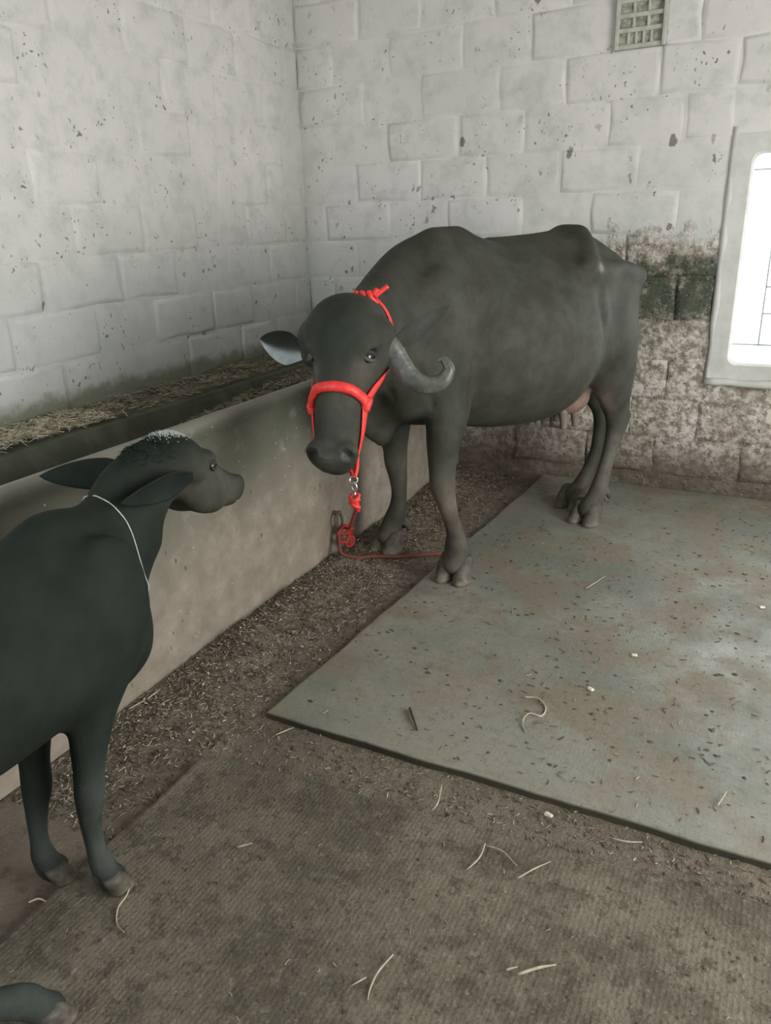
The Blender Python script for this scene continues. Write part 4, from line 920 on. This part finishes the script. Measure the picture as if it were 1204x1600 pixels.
n_ = 1300; y = 1.0 + 3.2 * r.uniform(0, 1, n_); x = -1.72 + np.abs(r.normal(0, .22, n_)); ok = x < -1.33; p = np.stack([x[ok], y[ok], 0 * x[ok]], 1); p[:, 2] = floor_z(p); clods(p, r.uniform(.004, .014, len(p)), 14, 'lumpy dung in the gutter at the foot of the trough')
n_ = 240; x = r.uniform(-1.2, 1.2, n_); y = 1.49 + (x + 1.3) * .045 + r.normal(0, .05, n_); ok = (y < 1.59) & (y > 1.40 + (x + 1.3) * .075); p = np.stack([x[ok], y[ok], 0 * x[ok]], 1); p[:, 2] = floor_z(p); clods(p, r.uniform(.003, .010, len(p)), 15, 'small dung lumps in the gutter between the mats')
# stalks one can pick out
M_stalk = m_simple('dry_stalk', (.33, .29, .21), (.46, .41, .32), 60, .7); M_twig = m_simple('dark_twig', (.05, .045, .03), (.10, .085, .06), 60, .8); M_chip = m_simple('pale_chip', (.6, .57, .48), (.75, .72, .64), 60, .7)
def stalk(P, r_, label, mat_=None, z=None, name='straw_stalk', cat='straw'):
    P = np.array([(x, y, 0) for x, y in P], float); P[:, 2] = (floor_z(P) + .006 if z is None else z) + .004 * np.sin(np.arange(len(P)) * 1.7 + .5)
    c = P.mean(0); c[2] = P[:, 2].min(); Q = catmull(P, 5) - c; R_ = np.interp(np.linspace(0, 1, len(Q)), [0, .5, 1], [r_ * .9, r_, r_ * .45]); V_, F_ = tube_vf(Q, R_, 7, .7)
    o = obj(name, mesh_np(name, V_, F_, mat_ or M_stalk)); o.location = c; tag(o, label, cat)
stalk([(-.591, 2.0), (-.548, 2.009), (-.515, 1.979), (-.515, 1.933), (-.55, 1.923), (-.556, 1.879), (-.535, 1.837)], .004, 'curled hook-shaped pale stalk on the middle of the green mat', z=.005)
stalk([(-.891, 1.795), (-.861, 1.755), (-.826, 1.712)], .006, 'short dark twig near the left corner of the green mat', M_twig, .006, 'twig', 'twig')
stalk([(-.483, 1.371), (-.441, 1.368), (-.398, 1.346)], .0024, 'thin straw pointing right, upper one of the cluster on the brown mat', z=.006)
stalk([(-.488, 1.375), (-.485, 1.326), (-.501, 1.283)], .0028, 'thin bent straw pointing down in the cluster on the brown mat', z=.006)
stalk([(-.385, 1.309), (-.358, 1.351), (-.332, 1.393)], .0024, 'thin straw just right of the cluster on the brown mat', z=.006)
stalk([(-.554, 1.01), (-.563, .959), (-.562, .925), (-.555, .903)], .0028, 'long curved straw low on the brown mat', z=.006)
stalk([(-.58, .943), (-.598, .912)], .0022, 'short straw beside the long curved straw at the bottom', z=.004)
stalk([(-.31, 1.078), (-.277, 1.109), (-.248, 1.136)], .0042, 'thick pale straw, brightest one on the brown mat', z=.007)
stalk([(-.334, 1.078), (-.315, 1.094)], .003, 'short stub of straw left of the thick pale straw', z=.006)
stalk([(-.665, 1.52), (-.647, 1.454), (-.651, 1.427)], .003, 'straw lying across the gutter onto the brown mat edge', z=.006)
stalk([(-.224, 1.547), (-.186, 1.551), (-.152, 1.569)], .003, 'straw in the gutter toward its right end')
stalk([(-1.182, .909), (-1.165, .878), (-1.163, .85), (-1.134, .818), (-1.098, .805)], .0028, 'curved straw beside the right front hoof of the calf', z=.006)
stalk([(-1.359, .771), (-1.346, .787), (-1.329, .793)], .003, 'short pale straw in front of the left front hoof of the calf', z=.002)
stalk([(-1.028, 1.105), (-1.0, 1.132)], .003, 'short straw alone on the left part of the brown mat', z=.006)
stalk([(-1.214, 1.533), (-1.186, 1.587)], .0026, 'straw in the gutter by the corner of the green mat')
stalk([(-.596, 2.831), (-.55, 2.974)], .0028, 'long straight straw right of the near front hoof of the buffalo', z=.005)
stalk([(-.962, 3.405), (-.883, 3.35)], .003, 'straw between the front and hind legs of the buffalo', z=.005)
stalk([(-.002, 1.748), (.015, 1.813)], .003, 'short straw on the right part of the green mat', z=.005)
stalk([(-1.696, 1.501), (-1.697, 1.561)], .0028, 'straw tucked at the foot of the trough, the farther of two')
stalk([(-1.714, 1.435), (-1.698, 1.488)], .0028, 'straw tucked at the foot of the trough nearest the calf')
for (x, y), z, lb in (((-.414, 2.136), .004, 'white chip above the curled stalk on the green mat'), ((-.383, 1.556), -.012, 'white pebble-like chip in the gutter between the mats'), ((-.327, 2.399), .004, 'pale chip on the green mat, farther back'), ((.045, 2.946), .004, 'pale chip near the right edge of the green mat')):
    V_, F_ = box((0, 0, 0), (.020, .013, .007), .0025); V_ = [(a + random.uniform(-.002, .002), b + random.uniform(-.002, .002), c) for a, b, c in V_]; o = obj('chip', fixn(mesh_np('chip', V_, F_, M_chip, False))); o.location = (x, y, z); o.rotation_euler = (0, 0, x * 9); tag(o, lb, 'chip')
